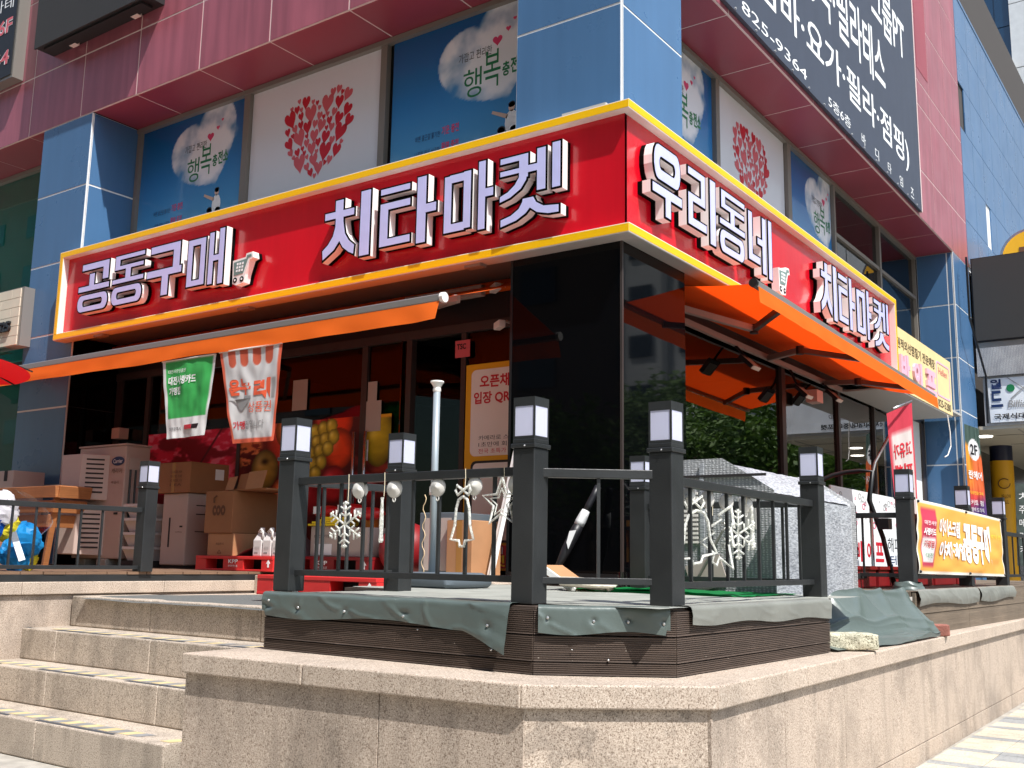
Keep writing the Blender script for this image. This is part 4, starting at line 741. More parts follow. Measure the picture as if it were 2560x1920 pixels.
# stone sign, green awning and window of the neighbour at the left edge
ls = thing('stone_shop_sign', 'pale stone panel sign with the black number 1525 at the left edge', 'sign', (-12, 6.25, 3.4))
MB().box(-14.5, -11.33, 6.21, 6.34, 3.41, 4.10).build('case', 'frame_l', ls); r = 0; z = 3.42
while z < 4.08:
    x = -14.3-.2*(r % 2)
    while x < -11.40: xe = min(x+.42, -11.38); MB().box(max(x, -14.48)+.003, xe-.003, 6.198, 6.2095, z+.003, min(z+.112, 4.09)-.003).build('tile', 'stone_sign', ls); x += .42
    z += .112; r += 1
text('1525', PL(6.198), -11.80, 3.59, -11.52, 3.71, 'ink_k', 'lettering', ls, depth=.03, bold=.04)
ga = thing('green_awning', 'folded dark green awning under the pale stone sign', 'awning', (-12.5, 6.0, 3.2)); MB().grid(lambda u, v: (-14.5+2.9*u, 6.3-.45*v, 3.36-.14*v*v), 12, 6).build('fabric', 'green_a', ga); MB().cyl((-14.5, 5.86, 3.22), (-11.62, 5.86, 3.22), .035).build('front_bar', 'green_a', ga, smooth=True); MB().cyl((-11.62, 5.86, 3.22), (-11.56, 5.86, 3.22), .04).build('end_cap', 'white', ga, smooth=True)
MB().box(-14.5, -11.5, 6.9, 6.95, .95, 3.4).build('neighbour_window', 'glass_teal', label='dim olive shop window left of the blue column', cat='window'); MB().box(-14.6, -11.5, 7.3, 7.35, .95, 3.45).build('neighbour_wall', 'shelf', label='dull interior wall behind the left shop window', cat='wall')
# ================================================================== awnings
al = thing('left_awning', 'half open orange awning below the left part of the red sign', 'awning', (-7.5, 6, 3.1), 'orange awnings')
AX0, AX1, AYF = -11.6, -4.60, 5.58
sag = lambda u: .012*mnoise.noise((u*7, 0, 3))
MB().grid(lambda u, v: (AX0+(AX1-AX0)*u, 6.90-(6.90-AYF)*v, 3.395-.465*v-.022*sin(pi*v)+sag(u)*sin(pi*v)), 60, 10).build('fabric', 'awn_l', al, smooth=True)
MB().box(AX0, AX1+.01, AYF-.025, AYF+.025, 2.897, 2.953).build('front_bar', 'awn_bar', al, bevel=.008); MB().cyl((AX1+.005, AYF, 2.925), (AX1+.035, AYF, 2.925), .038).build('bar_end', 'white', al)
MB().grid(lambda u, v: (AX0+(AX1-AX0)*u, AYF-.022-.012*v-.012*v*mnoise.noise((u*22, v, 0))-(.03*v*max(0, u-.97)/.03 if u > .97 else 0), 2.897-v*(.136+.014*mnoise.noise((u*9, 0, 5)))), 180, 6).build('valance', 'valance', al, smooth=True)
MB().cyl((AX0, 6.88, 3.37), (AX1, 6.88, 3.37), .05, n=14).build('roller', 'awn_l', al, smooth=True)
for x in (-9.2, -5.7): MB().bar((x, 6.85, 3.28), (x+.75, 6.2, 3.10), .05, .06).build('arm', 'arm', al); MB().bar((x+.75, 6.2, 3.10), (x+.05, 5.62, 2.92), .04, .05).build('arm', 'arm', al)
ar = thing('right_awning', 'orange awning with folding arms under the street side of the sign', 'awning', (-3.2, 10, 3.2), 'orange awnings')
AY0, AY1 = 7.40, 12.93; zf = lambda u: 3.215-.115*u; zw = lambda u: 3.385; XF = -2.975
MB().grid(lambda u, v: (-4.1+(XF+4.1)*v, AY0+(AY1-AY0)*u, zw(u)+(zf(u)-zw(u))*v-.025*sin(pi*v)*(1+.5*mnoise.noise((u*6, 1, 2)))), 60, 12).build('fabric', 'awn', ar, smooth=True)
MB().bar((XF, AY0-.02, zf(0)), (XF-.02, AY1, zf(1)), .045, .05).build('front_bar', 'awn_bar', ar); MB().cyl((XF, AY0-.05, zf(0)), (XF, AY0-.02, zf(0)), .036).build('bar_end', 'flood', ar)
MB().grid(lambda u, v: (XF+.024+.010*v+.008*v*mnoise.noise((u*20, v, 2)), AY0+(AY1-AY0)*u, zf(u)-.022-v*(.128+.01*mnoise.noise((u*8, 0, 7)))), 160, 6).build('valance', 'valance', ar, smooth=True)
MB().bar((-4.10, AY0, 3.27), (-4.10, AY1, 3.27), .04, .055).build('light_rail', 'arm', ar)
for w_, e_, f_ in (((-4.06, 7.75, 3.31), (-3.5, 8.65, 3.16), (-3.02, 8.03, 3.15)), ((-4.06, 10.43, 3.25), (-3.5, 9.81, 3.17), (-3.02, 10.3, 3.11)), ((-4.06, 12.21, 3.25), (-3.5, 11.65, 3.13), (-3.02, 12.1, 3.08))):
    MB().bar(w_, e_, .05, .055).build('arm', 'arm', ar); MB().bar(e_, f_, .045, .05).build('arm', 'frame', ar); MB().cyl((e_[0], e_[1], e_[2]-.04), (e_[0], e_[1], e_[2]+.04), .04).build('elbow', 'flood', ar)
for k, (y, z, lab) in enumerate(((9.63, 3.06, 'black floodlight under the street awning nearest the corner column'), (11.15, 2.98, 'black floodlight under the middle of the street awning'), (12.19, 3.08, 'black floodlight at the far end of the street awning'))):
    f = thing('floodlight', lab, 'floodlight', (-3.95, y, z), 'floodlights under the street awning'); MB().obox((-3.95, y, z), ((.7, .1, -.7), (0, 1, 0), (.7, 0, .7)), (.085, .11, .02)).build('housing', 'flood', f); MB().obox((-3.935, y, z-.015), ((.7, .1, -.7), (0, 1, 0), (.7, 0, .7)), (.07, .09, .021)).build('glass', 'flood_g', f); MB().tube([(-4.1, y, 3.25), (-4.04, y, z+.12), (-3.97, y, z+.03)], .014, 6).build('bracket', 'flood', f)
MB().box(-4.05, -3.92, 11.5, 11.7, 2.92, 3.06).build('junction_box', 'pinkbox', label='small pinkish junction box between the floodlights', cat='box'); MB().box(-10.30, -10.16, 6.8, 6.92, 2.34, 2.46).build('speaker_box', 'pinkbox', label='small pale box fixed on the shopfront post near the left blue column', cat='box')
# ================================================================== lamp posts and railings
GP = 'black lamp posts of the deck railings'
lp = thing('lamp_post', 'x', 'lamp post', (0, 0, 0), GP, local=True); H = .807; W = .051
MB().box(-W, W, -W, W, 0, .604).build('post', 'steel', lp, bevel=.004)
col = MB().box(-W-.007, W+.007, -W-.007, W+.007, .604, .622); col.box(-W-.001, W+.001, -W-.001, W+.001, .622, .640); col.build('collar', 'steel', lp, bevel=.003)
fr = MB(); fr.box(-W, W, -W, W, .640, .652); fr.box(-W, W, -W, W, .772, H)
for sx in (-1, 1):
    for sy in (-1, 1): fr.box(sx*W-.007 if sx > 0 else -W, W if sx > 0 else -W+.007, W-.007 if sy > 0 else -W, W if sy > 0 else -W+.007, .652, .772)
fr.build('lamp_frame', 'steel', lp)
for ax in ((1, 0), (-1, 0), (0, 1), (0, -1)):
    t = W-.003; b = MB(); hw = W-.0075
    if ax[0]: b.box(ax[0]*t-.001, ax[0]*t+.001, -hw, hw, .6525, .7715)
    else: b.box(-hw, hw, ax[1]*t-.001, ax[1]*t+.001, .6525, .7715)
    b.build('lamp_panel', 'lamp', lp)
MB().sphere((W*.2, -W-.009, .612), .004, 6, 4).build('screw_head', 'screw', lp)
POSTS = [(-2.323, 3.404, .918, 0, 'black lamp post at the cut front corner of the deck, nearest the camera'), (-3.70, 3.43, .926, .02, 'black lamp post at the left end of the front deck railing'), (-1.89, 3.73, .912, -.03, 'black lamp post in the centre of the deck where the right railing begins'), (-1.93, 5.53, .908, .03, 'black lamp post at the far end of the right deck railing by the grey box'), (-1.93, 7.37, .935, 0, 'black lamp post at the left end of the yellow banner'), (-1.93, 9.13, .94, 0, 'black lamp post behind the middle of the yellow banner'), (-1.93, 10.6, .93, 0, 'farthest black lamp post beyond the right end of the yellow banner'), (-3.59, 4.07, .918, 0, 'black lamp post behind the hanging snowflake, before the shop door'), (-2.97, 5.53, .905, 0, 'short looking black lamp post right of the black column'), (-6.66, 4.74, .956, 0, 'black lamp post of the left terrace in front of the cardboard boxes')]
for k, (x, y, z, r, lab) in enumerate(POSTS):
    if k == 0: lp.location = (x, y, z); lp['label'] = lab; lp.rotation_euler = (0, 0, r)
    else: dup(lp, (x, y, z), lab, r)
def railing(P, Q, zt, zb, lab, n=None, o0=.03, o1=.03, hh=.036):
    P, Q = Vector((*P, 0)), Vector((*Q, 0)); d = (Q-P).normalized(); L = (Q-P).length; t = thing('railing', lab, 'railing', (P.x, P.y, zb), 'black steel railings'); A, B = P+d*o0, Q-d*o1
    e = lambda p, z: (p.x, p.y, z); MB().bar(e(A, zt-hh/2), e(B, zt-hh/2), .036, hh).build('top_rail', 'steel', t, bevel=.003); MB().bar(e(A, zb-.013), e(B, zb-.013), .03, .026).build('bottom_rail', 'steel', t, bevel=.002)
    n = n or max(1, int(round(L/.165))-1)
    for i in range(n): p = A+(B-A)*((i+1)/(n+1)); MB().bar(e(p, zb-.002), e(p, zt-hh+.002), .013, .013, up=(d.x, d.y, 0)).build('baluster', 'steel', t)
pp = [(p[0], p[1]) for p in POSTS]
railing(pp[1], pp[0], 1.452, 1.024, 'front deck railing hung with snowflake, bell and star lights', 8); railing(pp[0], pp[2], 1.446, 1.022, 'short railing across the cut corner of the deck', 1); railing(pp[2], pp[3], 1.428, 1.010, 'right deck railing in front of the grey covered box', 8)
railing(pp[1], pp[7], 1.452, 1.024, 'side railing running back from the left front lamp post', 3); railing(pp[8], pp[3], 1.43, 1.01, 'rear railing behind the hanging bell and tree lights', 6)
railing((-3.3, 7.37), pp[4], 1.45, 1.04, 'railing between the grey box and the yellow banner', 4); railing(pp[4], pp[5], 1.45, 1.03, 'railing carrying the left half of the yellow banner', 6); railing(pp[5], pp[6], 1.44, 1.03, 'railing carrying the right half of the yellow banner', 5)
railing((-6.66, 2.2), (-6.66, 4.74), 1.418, .998, 'left terrace railing in front of the bag of plastic', 14); railing(pp[6], (-1.93, 13.5), 1.43, 1.03, 'far railing beyond the yellow banner', 9)
# ================================================================== things hanging on the railings
HG = 'clear plastic light ornaments on the railings'
def hang(name, lab, P, zt, cat='ornament', string=.1, u=(1, 0, 0)):
    t = thing(name, lab, cat, (P[0], P[1], zt), HG); MB().tube([(P[0], P[1], zt), (P[0]+.002, P[1], zt-string/2), (P[0], P[1], zt-string)], .0016, 5).build('string', 'string', t); return t
def snow(t, c, s, U):
    U = Vector(U); Zv = Vector((0, 0, 1)); c = Vector(c); mb = MB()
    for k in range(6):
        a = pi/2+k*pi/3; d = U*cos(a)+Zv*sin(a); n = U*-sin(a)+Zv*cos(a); mb.tube([c, c+d*s], .005, 6)
        for f, l in ((.38, .26), (.66, .30), (.9, .16)):
            for sg_ in (-1, 1): mb.tube([c+d*s*f, c+d*s*(f+l*.55)+n*sg_*s*l], .0046, 6)
        mb.sphere(c+d*s, .008, 8, 5)
    mb.build('snowflake', 'ice', t, smooth=True)
def outline(t, pts, c, s, U, nm, r=.0065):
    U = Vector(U); P = [Vector(c)+U*(x*s)+Vector((0, 0, z*s)) for x, z in pts]; MB().tube(P+[P[0]], r, 6, cap=False).build(nm, 'ice', t, smooth=True)
BELL = [(0, .42), (.16, .36), (.24, .2), (.28, -.1), (.42, -.36), (.12, -.38), (.08, -.48), (-.08, -.48), (-.12, -.38), (-.42, -.36), (-.28, -.1), (-.24, .2), (-.16, .36)]
BOW = [(0, 0), (.16, .1), (.2, .0), (.14, -.1), (0, 0), (-.14, -.1), (-.2, 0), (-.16, .1)]
STAR = [((.5 if k % 2 == 0 else .21)*cos(pi/2+k*pi/5), (.5 if k % 2 == 0 else .21)*sin(pi/2+k*pi/5)) for k in range(10)]
TREE = [(0, .5), (.2, .22), (.12, .2), (.3, -.05), (.18, -.07), (.4, -.36), (.06, -.36), (.06, -.5), (-.06, -.5), (-.06, -.36), (-.4, -.36), (-.18, -.07), (-.3, -.05), (-.12, .2), (-.2, .22)]
A_, B_ = Vector((-3.70, 3.41, 0)), Vector((-2.323, 3.385, 0)); f1 = lambda t: tuple(A_+(B_-A_)*t)
p = f1(.28); t = hang('snowflake_light', 'clear plastic snowflake hanging from the front railing', p, 1.455, string=.125); snow(t, (p[0], p[1]-.012, 1.228), .098, (1, .02, 0))
p = f1(.44); t = hang('icicle_light', 'thin clear icicle stick hanging from the front railing', p, 1.455, string=.105); MB().lathe([(.008, .095), (.006, .08), (.009, .02), (.010, -.03), (.008, -.06), (.012, -.09), (.008, -.10)], (p[0], p[1]-.01, 1.25), 8).build('stick', 'ice', t, smooth=True)
p = f1(.77); t = hang('bell_light', 'clear plastic bell with bow hanging from the front railing', p, 1.455, string=.08); outline(t, BOW, (p[0], p[1]-.012, 1.365), .2, (1, 0, 0), 'bow'); outline(t, [(x*.62, z) for x, z in BELL], (p[0], p[1]-.012, 1.245), .225, (1, 0, 0), 'bell')
p = f1(.915); t = hang('star_light', 'clear plastic star hanging from the front railing', p, 1.455, string=.06); outline(t, STAR, (p[0], p[1]-.012, 1.31), .2, (1, 0, 0), 'star'); outline(t, [(x*.6, z*.6) for x, z in STAR], (p[0], p[1]-.012, 1.31), .2, (1, 0, 0), 'inner_star', .004)
def cup(P, N, lab):
    N = Vector(N).normalized(); t = thing('suction_cup', lab, 'suction cup', P, 'white suction cups under the rails'); X = Vector((0, 0, 1)); Y = N.cross(X); MB().lathe([(.004, -.005), (.036, -.004), (.041, 0), (.034, .005), (.012, .008), (.007, .016)], P, 20, ax=(X, Y, N)).build('cup', 'cup', t, smooth=True)
    c = Vector(P)-Vector((0, 0, .046)); MB().tube([c+Vector((0, 0, .011))*cos(a)+Y*.007*sin(a) for a in [k*pi/5 for k in range(11)]], .0028, 5, cap=False).build('ring', 'cup', t, smooth=True)
for k, (tt, lab) in enumerate(((.325, 'right of the snowflake light'), (.476, 'right of the icicle stick'), (.656, 'behind the grey pole'), (.80, 'above the bell on the front rail'), (.95, 'above the star on the front rail'))): p = f1(tt); cup((p[0], p[1]+.012, 1.383), (.25-.1*k, -1, 0), 'white suction cup '+lab)
C_, D_ = Vector((-1.905, 3.73, 0)), Vector((-1.945, 5.53, 0)); f2 = lambda t: tuple(C_+(D_-C_)*t); UD = (.45, .89, 0)
p = f2(.14); t = hang('bell_light', 'clear plastic bell with bow hanging from the right railing', p, 1.43, string=.09); outline(t, BOW, (p[0]+.02, p[1], 1.335), .26, UD, 'bow'); outline(t, BELL, (p[0]+.03, p[1], 1.20), .24, (.5, .84, .15), 'bell')
p = f2(.27); t = hang('tree_light', 'clear plastic Christmas tree hanging askew from the right railing', p, 1.43, string=.14); outline(t, [(x*.8+z*.35, z*.9-x*.5) for x, z in TREE], (p[0]+.02, p[1]+.06, 1.21), .28, UD, 'tree')
p = f2(.39); t = hang('snowflake_light', 'clear plastic snowflake hanging from the right railing', p, 1.43, string=.12); snow(t, (p[0]+.03, p[1], 1.215), .105, (.45, .89, 0))
p = f2(.49); t = hang('icicle_light', 'clear icicle stick hanging from the right railing', p, 1.43, string=.07); MB().lathe([(.008, .10), (.006, .08), (.010, 0), (.012, -.08), (.008, -.10)], (p[0]+.015, p[1]+.03, 1.25), 8).build('stick', 'ice', t, smooth=True)
for tt, lab in ((.02, 'next to the centre lamp post'), (.14, 'left of the tree light on the right rail'), (.25, 'right of the bell on the right rail'), (.37, 'above the clear snowflake on the right rail'), (.50, 'nearest the far lamp post on the right rail')): p = f2(tt); cup((p[0]-.01, p[1], 1.36), (1, -.6, 0), 'white suction cup '+lab)
# ================================================================== banners
def sheet(P00, P10, P01, P11, wob, seed, nrm):
    P00, P10, P01, P11 = [Vector(p) for p in (P00, P10, P01, P11)]; N = Vector(nrm)
    def S(u, v, o=0):
        q = P00*(1-u)*(1-v)+P10*u*(1-v)+P01*(1-u)*v+P11*u*v; h = wob*(mnoise.noise((u*3.2+seed, v*1.6, seed))+.45*mnoise.noise((u*8, v*5+seed, seed)))*(1-.6*v**6); return q+N*(o+h)
    return S
def in_rect(U, V, a, b, c, d, e=.008): return sstep(a-e, a+e, U)*sstep(c+e, c-e, U)*sstep(b-e, b+e, V)*sstep(d+e, d-e, V)
gS = sheet((-7.593, 5.548, 2.062), (-7.092, 5.548, 2.072), (-7.750, 5.563, 2.757), (-7.025, 5.563, 2.757), .02, 3, (0, -1, 0))
gf = lambda U, V: mixc(mixc(np.full(U.shape+(3,), 236.0), (58, 172, 84), in_rect(U, V, .06, .25, .95, .985)), (84, 190, 104), in_rect(U, V, .06, .25, .95, .985)*npnoise(U, V, 4, 2)*.6)
gb = paint(gS, 0, 0, 1, 1, 60, 70, gf, 'flagm', 'hanging_banner', label='green hanging banner with white Korean text below the orange awning', cat='banner')
for s, a, b, c, d in (('대전사랑상품권', .10, .83, .46, .88), ('대전사랑카드', .10, .68, .66, .79), ('가맹점', .10, .55, .36, .65)): text(s, gS, a, b, c, d, 'ink_w', 'lettering', gb, off=.004, bold=.03 if b < .8 else 0, shear=.01)
text('대전광역시', gS, .09, .09, .38, .14, 'ink_k', 'lettering', gb, off=.004); MB().prism([[(.46, .1), (.66, .1), (.66, .155), (.46, .155)]], gS, .003, .004, back=False).build('mark', 'ink_r', gb); MB().prism([[(.67, .1), (.80, .1), (.83, .155), (.67, .155)]], gS, .003, .004, back=False).build('mark', 'ink_k', gb)
oS = sheet((-6.711, 5.537, 1.979), (-6.230, 5.537, 1.978), (-6.975, 5.556, 2.762), (-6.204, 5.556, 2.762), .02, 8, (0, -1, 0))
def of(U, V):
    C = np.full(U.shape+(3,), 214.0); C = mixc(C, (206, 206, 208), in_rect(U, V, .80, 0, 1, .8)*.3); e = 1-in_rect(U, V, .045, .045, .955, 2); C = mixc(C, (226, 104, 76), e)
    for k in range(4): C = mixc(C, (204, 96, 70), sstep(.07, .055, np.hypot(np.maximum(np.abs(U-(.2+.2*k))-.0, 0), np.maximum(.87-V, 0)))*(V < .99))
    C = mixc(C, (150, 150, 150), in_rect(U, V, .87, .44, .93, .66)); return C
ob = paint(oS, 0, 0, 1, 1, 70, 80, of, 'flagm', 'hanging_banner', label='white hanging banner with orange border and scalloped top beside the green one', cat='banner')
text('온누', oS, .10, .50, .50, .68, 'ink_o', 'lettering', ob, off=.004, bold=.05); text('리', oS, .55, .44, .86, .66, 'ink_o', 'lettering', ob, off=.004, bold=.05); text('상품권', oS, .44, .31, .88, .42, 'ink_o', 'lettering', ob, off=.004); text('가맹', oS, .08, .14, .34, .23, 'ink_r', 'lettering', ob, off=.004, bold=.02); text('점입니다', oS, .35, .14, .76, .23, 'ink_gr', 'lettering', ob, off=.004, bold=.01)
MB().prism([[(.06, .46), (.5, .46), (.5, .49), (.36, .49), (.30, .34), (.26, .33), (.18, .46)]], oS, .003, .004, back=False).build('smile_mark', 'ink_gr', ob)
for S_, pr in ((gS, gb), (oS, ob)): MB().tube([S_(0, 1, .004), S_(.33, 1, .006), (S_(.66, 1, .006)), S_(1, 1, .004)], .007, 6).build('top_rod', 'white', pr)
yS = sheet((-1.875, 7.42, 1.04), (-1.87, 10.40, 1.012), (-1.865, 7.40, 1.545), (-1.865, 10.34, 1.525), .03, 5, (1, 0, 0))
def yf(U, V):
    C = np.zeros(U.shape+(3,)); C[:] = (244, 176, 78); C = mixc(C, (250, 196, 112), npnoise(U, V, 4, 6)*.5); e = 1-in_rect(U, V, .012, .045, .988, .96, .004); C = mixc(C, (244, 240, 228), e)
    C = mixc(C, (206, 66, 92), in_rect(U, V, .035, .10, .165, .9, .004)); return mixc(C, (240, 238, 236), in_rect(U, V, .045, .16, .155, .50, .004))
yb = paint(yS, 0, 0, 1, 1, 150, 40, yf, 'bannerm', 'railing_banner', label='yellow orange banner with white Korean letters tied along the right railing', cat='banner')
for s, a, b, c, d, m, bo in (('아이스크림', .19, .55, .43, .80, 'ink_w', .04), ('야채·과일', .20, .22, .46, .48, 'ink_w', .04), ('공동구매', .46, .18, .80, .82, 'ink_w', .06), ('여기서 신청', .82, .62, .95, .70, 'ink_y', 0), ('가맹점', .06, .36, .14, .46, 'ink_r', .02), ('대전사랑', .05, .67, .15, .73, 'ink_w', 0), ('사랑카드', .045, .53, .155, .63, 'ink_w', .04), ('대전', .07, .22, .14, .29, 'ink_g', 0)): text(s, yS, a, b, c, d, m, 'lettering', yb, off=.006, bold=bo)
for u, v in ((.01, .97), (.01, .03), (.99, .97), (.99, .03), (.5, .97), (.5, .03)): MB().sphere(yS(u, v, .006), .011, 8, 5).build('eyelet', 'board_k', yb)
# standing flag
fs = thing('standing_flag', 'red and white feather flag with Korean text on a bent chrome stand', 'flag', (-2.85, 9.9, .93))
MB().tube([(-2.90, 9.9, .93), (-2.90, 9.9, 1.78), (-2.90, 9.9, 1.84), (-2.86, 9.95, 2.05), (-2.62, 10.1, 2.55), (-2.60, 10.1, 2.58)], .016, 10).build('pole', 'chrome', fs, smooth=True); MB().tube([(-2.62, 9.75, 2.52), (-2.55, 10.15, 2.64)], .01, 8).build('cross_bar', 'chrome', fs, smooth=True); MB().lathe([(.30, 0), (.30, .04), (.10, .07), (.03, .10)], (-2.9, 9.9, .932), 20).build('base', 'base_g', fs, smooth='auto')
fS = sheet((-2.70, 10.0, 1.45), (-2.55, 10.2, 1.45), (-2.72, 9.9, 2.50), (-2.54, 10.12, 2.62), .012, 2, (.8, -.6, 0))
ff = lambda U, V: mixc(mixc(np.full(U.shape+(3,), 1.0)*np.array((212, 70, 86)), (222, 214, 210), in_rect(U, V, .1, .05, .93, .80)), (206, 64, 82), in_rect(U, V, .0, .82, 1, 1))
fb = paint(fS, 0, 0, 1, 1, 20, 40, ff, 'flagm', 'flag_cloth', fs); mir = lambda u, v, o=0: fS(1-u, v, o)
for s, a in (('고유가', .58), ('피해', .40), ('지원금', .2)): text(s, mir, .14, a, .86, a+.13, 'ink_r', 'lettering', fb, off=.004, bold=.03)
# ================================================================== big grey covered box on the deck
cv = thing('covered_machine', 'large grey machine box wrapped in embossed foil sheet behind the right railing', 'machine', (-2.8, 6, .67))
prof = [(-2.80, .67), (-2.23, .67), (-2.23, 1.485), (-2.52, 1.665), (-2.62, 1.665), (-2.80, 1.665)]
yA, yB = 5.68, 7.15; fm = MB().add([(x, yA, z) for x, z in prof] + [(x, yB, z) for x, z in prof], [tuple(range(6)), (11, 10, 9, 8, 7, 6)] + [(i, 6+i, 6+(i+1) % 6, (i+1) % 6)[::-1] for i in range(6)]); fm.build('body', 'cover', cv, bevel=.03)
sd = MB().grid(lambda u, v: (-2.222+.006*mnoise.noise((u*9, v*9, 0)), yA+.03+(yB-yA-.06)*u, .68+.80*v), 30, 16); sd.build('side_sheet', 'cover2', cv, smooth=True)
sl = MB().grid(lambda u, v: (-2.235-.28*v+.004, yA+.03+(yB-yA-.06)*u, 1.492+.178*v+.005*mnoise.noise((u*16, v*5, 3))), 34, 8); sl.build('sloped_sheet', 'cover2', cv, smooth=True)
MB().box(-2.79, -2.245, yA-.014, yA-.001, 1.585, 1.60).build('seam', 'slot', cv); MB().box(-2.655, -2.63, yA-.012, yA-.001, 1.1, 1.66).build('corner_strip', 'cover2', cv); MB().box(-2.25, -2.20, 5.66, 7.17, .67, .80).build('base_slab', 'cover2', cv, bevel=.006)
for k in range(12): MB().box(-2.77, -2.67, yA-.012, yA-.001, 1.20+k*.026, 1.214+k*.026).build('vent_slat', 'white', cv)
MB().obox((-2.62, yA-.01, 1.02), ((.9, 0, .3), (0, 1, 0), (-.3, 0, .9)), (.12, .004, .09)).build('torn_patch', 'beige_pl2', cv); MB().box(-2.225, -2.212, 6.25, 6.31, 1.0, 1.07).build('port', 'white', cv); MB().box(-2.214, -2.209, 6.265, 6.295, 1.015, 1.055).build('port_hole', 'slot', cv); MB().box(-2.42, -2.31, yA-.008, yA-.001, 1.28, 1.46).build('panel', 'sign_under', cv)
MB().tube([(-2.7, yA-.02, .95), (-2.5, yA-.03, 1.28)], .008, 6).build('pipe', 'frame_l', cv)
# curved black stand behind it
bt = thing('boom_stand', 'curved black tube stand rising behind the grey covered box', 'stand', (-2.5, 8.2, .93)); MB().tube([(-2.75, 7.9, 1.66)]+[(-2.75+.33*(1-cos(a)), 7.9+.1*sin(a), 1.66+.14*sin(a)) for a in [pi*.1*k for k in range(1, 7)]]+[(-2.36, 8.02, 1.58), (-2.28, 8.06, 1.3), (-2.22, 8.1, .94)], .018, 8).build('tube', 'tube_k', bt, smooth=True); MB().box(-2.30, -2.22, 8.0, 8.1, 1.36, 1.44).build('clamp', 'tube_k', bt)
mo = thing('menu_easel', 'dark sandwich board leaning near the curved black stand', 'board', (-2.8, 8.6, .93)); MB().obox((-2.75, 8.6, 1.36), ((.35, .93, 0), (-.93, .35, 0), (0, 0, 1)), (.16, .012, .22)).build('board', 'board_k', mo); MB().bar((-2.80, 8.5, .93), (-2.75, 8.55, 1.2), .02, .02).build('leg', 'board_k', mo)
# white printed boards on the street side windows
wf = thing('printed_window_film', 'white window board with pink cartoon print and red letters behind the railing', 'poster', (-4.1, 14, 1)); MB().box(-4.12, -4.10, 12.4, 15.95, .98, 2.04).build('board', 'film_w', wf); WF = PR(-4.10)
text('바', WF, 13.25, 1.14, 13.6, 1.40, 'ink_r', 'lettering', wf, bold=.03); text('이', WF, 13.75, 1.14, 14.0, 1.40, 'ink_r', 'lettering', wf, bold=.03); text('프', WF, 14.12, 1.14, 14.5, 1.40, 'ink_r', 'lettering', wf, bold=.03); text('해피', WF, 14.7, 1.28, 15.3, 1.48, 'ink_k', 'lettering', wf); text('텐', WF, 14.8, 1.06, 15.2, 1.24, 'ink_b', 'lettering', wf)
cl = MB(); r_ = random.Random(4)
for i in range(70): a, b, q = r_.uniform(12.6, 15.8), r_.uniform(1.58, 1.98), r_.uniform(.02, .07); cl.prism([[(a+q*cos(2*pi*k/10), b+q*.7*sin(2*pi*k/10)) for k in range(10)], [(a+q*.75*cos(-2*pi*k/10), b+q*.5*sin(-2*pi*k/10)) for k in range(10)]], WF, .001, .003, m=i % 2, back=False)
cl.build('cartoon_print', ['ink_p', 'ink_gr'], wf)
# ================================================================== goods on the left terrace (z = .956)
def crate(name, lab, cat, x0, x1, y0, y1, z0, z1, m, grp=None, bevel=.004, tape=True):
    t = thing(name, lab, cat, ((x0+x1)/2, (y0+y1)/2, z0), grp); MB().box(x0, x1, y0, y1, z0, z1).build('body', m, t, bevel=bevel)
    if tape:
        xm = (x0+x1)/2; MB().box(xm-.025, xm+.025, y0-.0015, y0-.0004, z0+.0*(z1-z0), z1-.002).build('tape', 'tapeb', t); MB().box(x0+.01, x1-.01, y0+.0, y1, z1+.0004, z1+.0012).build('flap_top', m, t)
        MB().box(xm-.025, xm+.025, y0, y1, z1+.0014, z1+.002).build('tape', 'tapeb', t)
    return t
ac = thing('air_conditioner_unit', 'tall beige outdoor air conditioner unit with two wind deflectors on the terrace', 'air conditioner', (-9.35, 6.3, .956))
MB().box(-9.79, -9.00, 6.12, 6.40, 1.03, 2.14).build('cabinet', 'beige_pl', ac, bevel=.012); MB().box(-9.80, -8.99, 6.11, 6.41, 2.1402, 2.158).build('lid', 'beige_pl', ac, bevel=.005)
for x in (-9.6, -9.25): MB().box(x-.08, x+.08, 6.1, 6.42, .957, 1.028).build('concrete_foot', 'slab', ac, bevel=.01)
for z0, z1 in ((1.60, 2.05), (1.06, 1.51)):
    hd = MB().add([(-9.78, 6.119, z0), (-9.26, 6.119, z0), (-9.26, 6.119, z1), (-9.78, 6.119, z1), (-9.72, 5.90, z0+.01), (-9.42, 5.90, z0+.01), (-9.40, 5.90, z1+.0), (-9.74, 5.90, z1)], [(4, 5, 6, 7), (0, 4, 7, 3), (1, 2, 6, 5), (3, 7, 6, 2), (0, 1, 5, 4)]).build('wind_deflector', 'beige_pl', ac, bevel=.006)
    for k in range(8):
        z = z0+.07+k*.046; a = Vector((-9.40, 5.90, 0)); b = Vector((-9.26, 6.119, 0)); p0, p1 = a+(b-a)*.18, a+(b-a)*.82; n = Vector((.84, -.54, 0))*.002; MB().add([(p0.x+n.x, p0.y+n.y, z), (p1.x+n.x, p1.y+n.y, z), (p1.x+n.x, p1.y+n.y, z+.016), (p0.x+n.x, p0.y+n.y, z+.016)], [(0, 1, 2, 3)]).build('slot', 'slot', hd)
